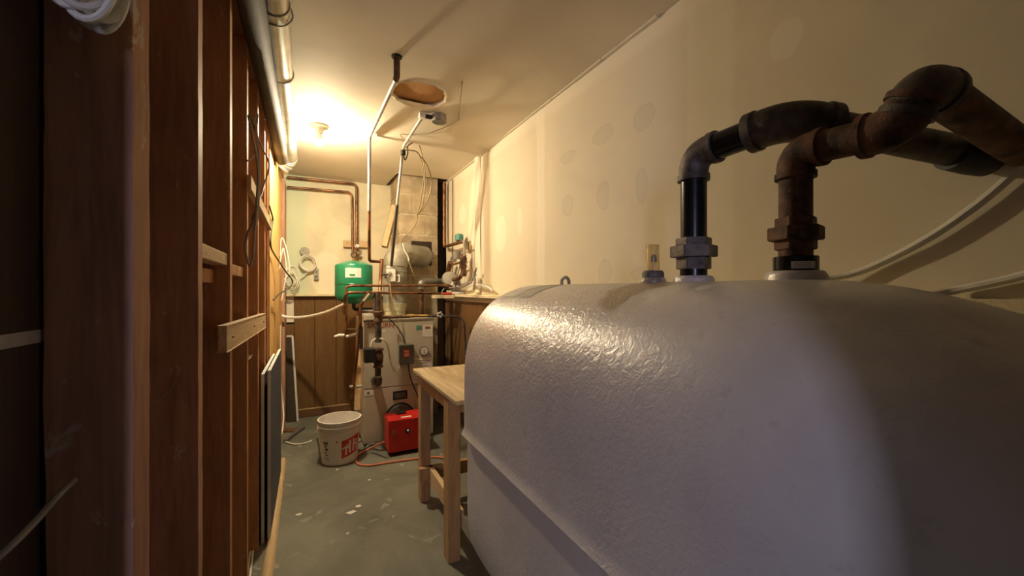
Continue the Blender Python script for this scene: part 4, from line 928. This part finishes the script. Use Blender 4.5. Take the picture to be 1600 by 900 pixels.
# ------------------------------------------------------------------ bucket
bx, by = .190, 3.10; rb, rt, bh = .117, .138, .300
bk = thing('plastic_bucket', (bx, by, 0), 'white plastic bucket with a red square logo on the floor before the boiler', 'bucket')
def brad(z_): return rb + (rt - rb) * z_ / bh
bm = B(); prof = [(.003, .10), (0, rb - .006), (.004, rb), (.210, brad(.210)), (.212, brad(.212) + .004), (.221, brad(.221) + .004), (.223, brad(.223)), (.250, brad(.250)), (.252, brad(.252) + .009), (.261, brad(.261) + .009), (.264, brad(.264) + .001), (.287, brad(.287)), (.289, rt + .006), (.298, rt + .006), (.300, rt + .002), (.299, rt - .003), (.02, rb - .004), (.012, rb - .02), (.012, .002)]
lathe(bm, prof, (bx, by, 0), seg=48, cap=False); obj('bucket_shell', bm, M['bucket'], bk, smooth=True)
vd = math.atan2(-by, -bx)
def bsurf(s, z_, off=.0012):    # s: arc metres to the right as seen from the camera
    a = vd + s / .13; r_ = brad(z_) + off; return Vector((bx + r_ * math.cos(a), by + r_ * math.sin(a), z_))
def bpatch(q, off, n=6):
    q = [Vector(p) for p in q]
    def f(i, j):
        p = q[0] * (1 - i) * (1 - j) + q[1] * i * (1 - j) + q[2] * i * j + q[3] * (1 - i) * j
        return bsurf(p.x, p.y + (.20 * (p.x - .012) if p.x > .005 else 0), off)
    return quadgrid(B(), f, n, 3)
s0, s1, zb, zt_ = .012, .152, .048, .170
sh = 0.0
lg = obj('red_logo', bpatch([(s0, zb), (s1, zb), (s1, zt_), (s0, zt_)], .0012, 12), M['redp'], bk, label='red square logo with white double h mark')
def mark(x0, y0, x1, y1, dx=0):
    W, Hh = s1 - s0, zt_ - zb
    return [(s0 + W * x0, zb + Hh * y0), (s0 + W * x1, zb + Hh * y0), (s0 + W * (x1 + dx), zb + Hh * y1), (s0 + W * (x0 + dx), zb + Hh * y1)]
for q in [mark(.36, .16, .46, .86), mark(.56, .16, .66, .86), mark(.16, .12, .26, .50), mark(.78, .12, .88, .50), mark(.16, .46, .40, .56), mark(.62, .46, .88, .56),
          [(s0 + .004, zb + .058), (s0 + .004, zb + .068), (s0 + .046, zb + .088), (s0 + .046, zb + .076)], mark(.70, .64, .94, .72)]:
    obj('logo_stroke', bpatch(q, .0022, 4), M['whitel'], lg)
obj('round_stamp', bpatch([(-.024, .160), (-.012, .160), (-.012, .172), (-.024, .172)], .0012, 3), M['redl'], bk)
for (a, z0_, z1_, w0) in [(-.118, .150, .168, .040), (-.110, .130, .144, .020), (-.106, .108, .124, .026), (-.112, .086, .098, .014), (-.104, .070, .080, .018), (-.114, .048, .056, .012), (-.092, .044, .054, .014)]:
    obj('printed_text', bpatch([(a, z0_), (a + w0, z0_), (a + w0, z1_), (a, z1_)], .0012, 3), M['gauge'], bk)
bm = B(); pts = [bsurf(-.155 + .02 * math.sin(t / 12 * math.pi), .235 - .07 * math.sin(t / 12 * math.pi), .010) for t in range(13)]
tube(bm, [bsurf(-.17, .256, .012)] + [bsurf(-.165 + .35 * (t / 20), (.256) - .055 * math.sin(math.pi * t / 20), .014 + .02 * math.sin(math.pi * t / 20)) for t in range(0, 2)], .002, 6); obj('handle_wire', bm, M['steel'], bk, smooth=True)
bm = B(); lathe(bm, [(-.002, .012), (.008, .010)], bsurf(-.17, .250, .004), (math.cos(vd - 1.3), math.sin(vd - 1.3), 0), 12); obj('handle_ear', bm, M['bucket'], bk, smooth=True)

# ------------------------------------------------------------------ workbench
wk = thing('workbench', (.85, 1.95, 0), 'small rough wooden workbench standing behind the oil tank', 'workbench')
TZ = .745
bm = B(); box(bm, (.533, 1.575, TZ - .018), (1.14, 2.34, TZ), .003); obj('bench_top', bm, M['ply'], wk, label='stained plywood top')
for (a, b_, c_, d_) in [(.541, .598, 1.70, 1.77), (.558, .615, 2.26, 2.32), (1.05, 1.11, 1.70, 1.77), (1.05, 1.11, 2.26, 2.32)]:
    bm = B(); box(bm, (a, c_, 0), (b_, d_, TZ - .019), .003); roughen(bm, .001, 12); obj('leg', bm, M['bench'], wk)
bm = B(); box(bm, (.6155, 2.265, TZ - .11), (1.05, 2.30, TZ - .020), .003); obj('apron', bm, M['bench'], wk)
bm = B(); box(bm, (.562, 1.771, TZ - .095), (.594, 2.259, TZ - .020), .003); obj('apron', bm, M['bench'], wk)
bm = B(); box(bm, (.599, 1.715, TZ - .095), (1.05, 1.75, TZ - .020), .003); obj('apron', bm, M['bench'], wk)
bm = B(); box(bm, (.5985, 1.73, .12), (.625, 2.26, .205), .003); obj('stretcher', bm, M['brace'], wk)
bm = B(); box(bm, (.545, 2.225, .13), (.640, 2.2595, .205), .003); obj('stretcher', bm, M['bench'], wk, label='short cross piece at the far leg')
bm = B(); box(bm, (.64, 2.23, .13), (1.05, 2.2595, .205), .003); obj('stretcher', bm, M['bench'], wk)
bm = B(); box(bm, (1.06, 1.7705, .12), (1.09, 2.2595, .205), .003); obj('stretcher', bm, M['bench'], wk)

# orange cord, hoses on the floor
def fl_(u, v, h_=.008): return P(u, v, z=h_)
cable('extension_cord', [P(600, 690, y=2.96), fl_(580, 700, .04), fl_(563, 708, .02), fl_(556, 716), fl_(560, 725), fl_(578, 727), fl_(604, 723), fl_(640, 718), fl_(676, 714), fl_(700, 717), fl_(722, 728)], .0065, 'cord', 'orange extension cord lying on the floor from the bucket to the bench')
cable('flex_hose', [P(600, 694, y=3.12), fl_(592, 694, .05), fl_(582, 694, .04), fl_(575, 697, .03), fl_(568, 704, .015)], .010, 'gauge', 'short grey ribbed hose between bucket and red burner', 'hose')
cable('floor_cord', [fl_(446, 690, .01), fl_(460, 694), fl_(478, 692), fl_(495, 684), P(501, 680, y=3.05)], .0055, 'cablew', 'white cord lying on the floor left of the bucket')
XL = -.195
cable('white_cable', [P(438.5, 508, y=3.6), P(438, 560, y=3.6), P(438.5, 620, y=3.55), P(437, 660, y=3.45), P(434, 690, y=3.35), fl_(428, 712), fl_(424, 730)], .0045, 'cablew', 'white cord hanging straight down the end of the stud wall')
cable('white_cable', [P(439, 600, y=3.5), P(442, 630, y=3.5), P(443, 655, y=3.4), P(440, 680, y=3.3), fl_(437, 698, .01), fl_(431, 716), fl_(427, 733)], .0045, 'cablew', 'white cord bowing out right of the straight hanging cord')
cable('floor_cord', [fl_(385, 905), fl_(390, 868), fl_(396, 830), fl_(401, 800), fl_(406, 775)], .0045, 'cablew', 'white cord on the floor at the foot of the studs, left strand')
cable('floor_cord', [fl_(389, 912), fl_(393, 880), fl_(396, 855), fl_(401, 828), fl_(405, 800)], .0045, 'cablew', 'white cord on the floor beside the leaning boards, right strand')
bm = B(); roughen(beam(B(), fl_(446, 686, .018), fl_(474, 668, .018), .022, .02), .002, 30); bm = roughen(beam(B(), fl_(446, 688, .014), fl_(474, 668, .014), .025, .02), .002, 30, 2)
obj('wood_scrap', bm, M['gauge'], None, label='dark scrap of wood on the floor at the far left corner', cat='scrap')
bm = B(); beam(bm, fl_(443, 672, .006), fl_(468, 672, .006), .09, .010); roughen(bm, .003, 20, 2); obj('wood_scrap', bm, M['base'], None, label='flat brown board scrap on the floor under the leaning screen', cat='scrap')
# strip on the floor along the studs
bm = B(); quadgrid(bm, lambda i, j: Vector((-.175 - .018 * i + .045 * j + .004 * math.sin(i * 40) * (1 - j), 1.15 + 2.1 * i, .001 + .022 * math.sin(math.pi * j) ** .4)), 30, 6)
obj('floor_strip', roughen(bm, .005, 26), M['brace'], None, smooth=True, label='pale wooden strip lying on the floor along the stud wall', cat='strip')
FLK = [(549, 801, 'largest pale plaster flake on the concrete, mid floor'), (467, 804, 'pale plaster flake on the floor nearest the stud wall'), (560, 791, 'pale plaster flake just behind the largest one'), (543, 834, 'small white plaster chip nearest the camera'), (527, 734, 'white chip on the floor right in front of the bucket'), (577, 750, 'small chip on the floor between bucket and bench leg')]
for k, (u, v, lb_) in enumerate(FLK):
    c = fl_(u, v, .0); bm = B(); r0 = (.024, .018, .018, .009, .011, .010)[k]
    vs = []
    for q in range(11):
        a = q / 11 * 2 * math.pi; rr = r0 * (.55 + .7 * abs(noise.noise(Vector((k * 3.1, math.cos(a) * 1.5, math.sin(a) * 1.5)))))
        vs.append(bm.verts.new((c.x + rr * 1.3 * math.cos(a), c.y + rr * math.sin(a), .0004)))
    fc = bm.faces.new(vs); r2 = bmesh.ops.extrude_face_region(bm, geom=[fc])
    for q in [g for g in r2['geom'] if isinstance(g, bmesh.types.BMVert)]: q.co.z = .0022
    obj('plaster_flake', bm, M['paper'], None, label=lb_, cat='flake', group='plaster flakes on the floor')

# leaning panels, window screen
for k in range(2):
    x0 = XS + .008 + k * .026; top = .80 + .015 * k; y0 = 2.235
    t = thing('foam_board', (x0, 2.7, 0), ['blue grey panel leaning on the studs, the one nearer the studs', 'blue grey panel leaning on the studs, the one nearer the aisle'][k], 'panel')
    bm = B(); box(bm, (x0, y0 + .0015, 0), (x0 + .012, 3.02 - .1 * (1 - k), top - .0015)); obj('panel_face', bm, M['foam'], t)
    bm = B(); box(bm, (x0 - .0005, y0 - .001, .0), (x0 + .0125, y0 + .0014, top)); box(bm, (x0 - .0005, y0, top - .0014), (x0 + .0125, 3.02 - .1 * (1 - k), top + .001)); obj('panel_edge', bm, M['foamw'], t, label='pale edge of the panel')
sc = thing('window_screen', (-.13, 4.2, 0), 'dark window screen with thin white frame leaning in the back left corner', 'screen')
s1_ = P(466, 650, z=.004); s1_ = Vector((s1_.x, 4.16, .004)); s2 = Vector((P(457, 525, y=4.235).x, 4.235, P(457, 525, y=4.235).z)); s3 = Vector((-.19, 4.235, s2.z)); s4 = Vector((-.185, 4.16, .004))
bm = B(); beam(bm, s1_, s2, .016, .008, up=(0, 1, 0)); obj('frame_side', bm, M['whitel'], sc); bm = B(); beam(bm, s2, s3, .016, .008, up=(0, 1, 0)); obj('frame_top', bm, M['whitel'], sc)
bm = B(); quadgrid(bm, lambda i, j: (s4 * (1 - i) + s1_ * i) * (1 - j) + (s3 * (1 - i) + s2 * i) * j + Vector((0, .002, 0)), 1, 1); obj('screen_mesh', bm, M['screen'], sc)
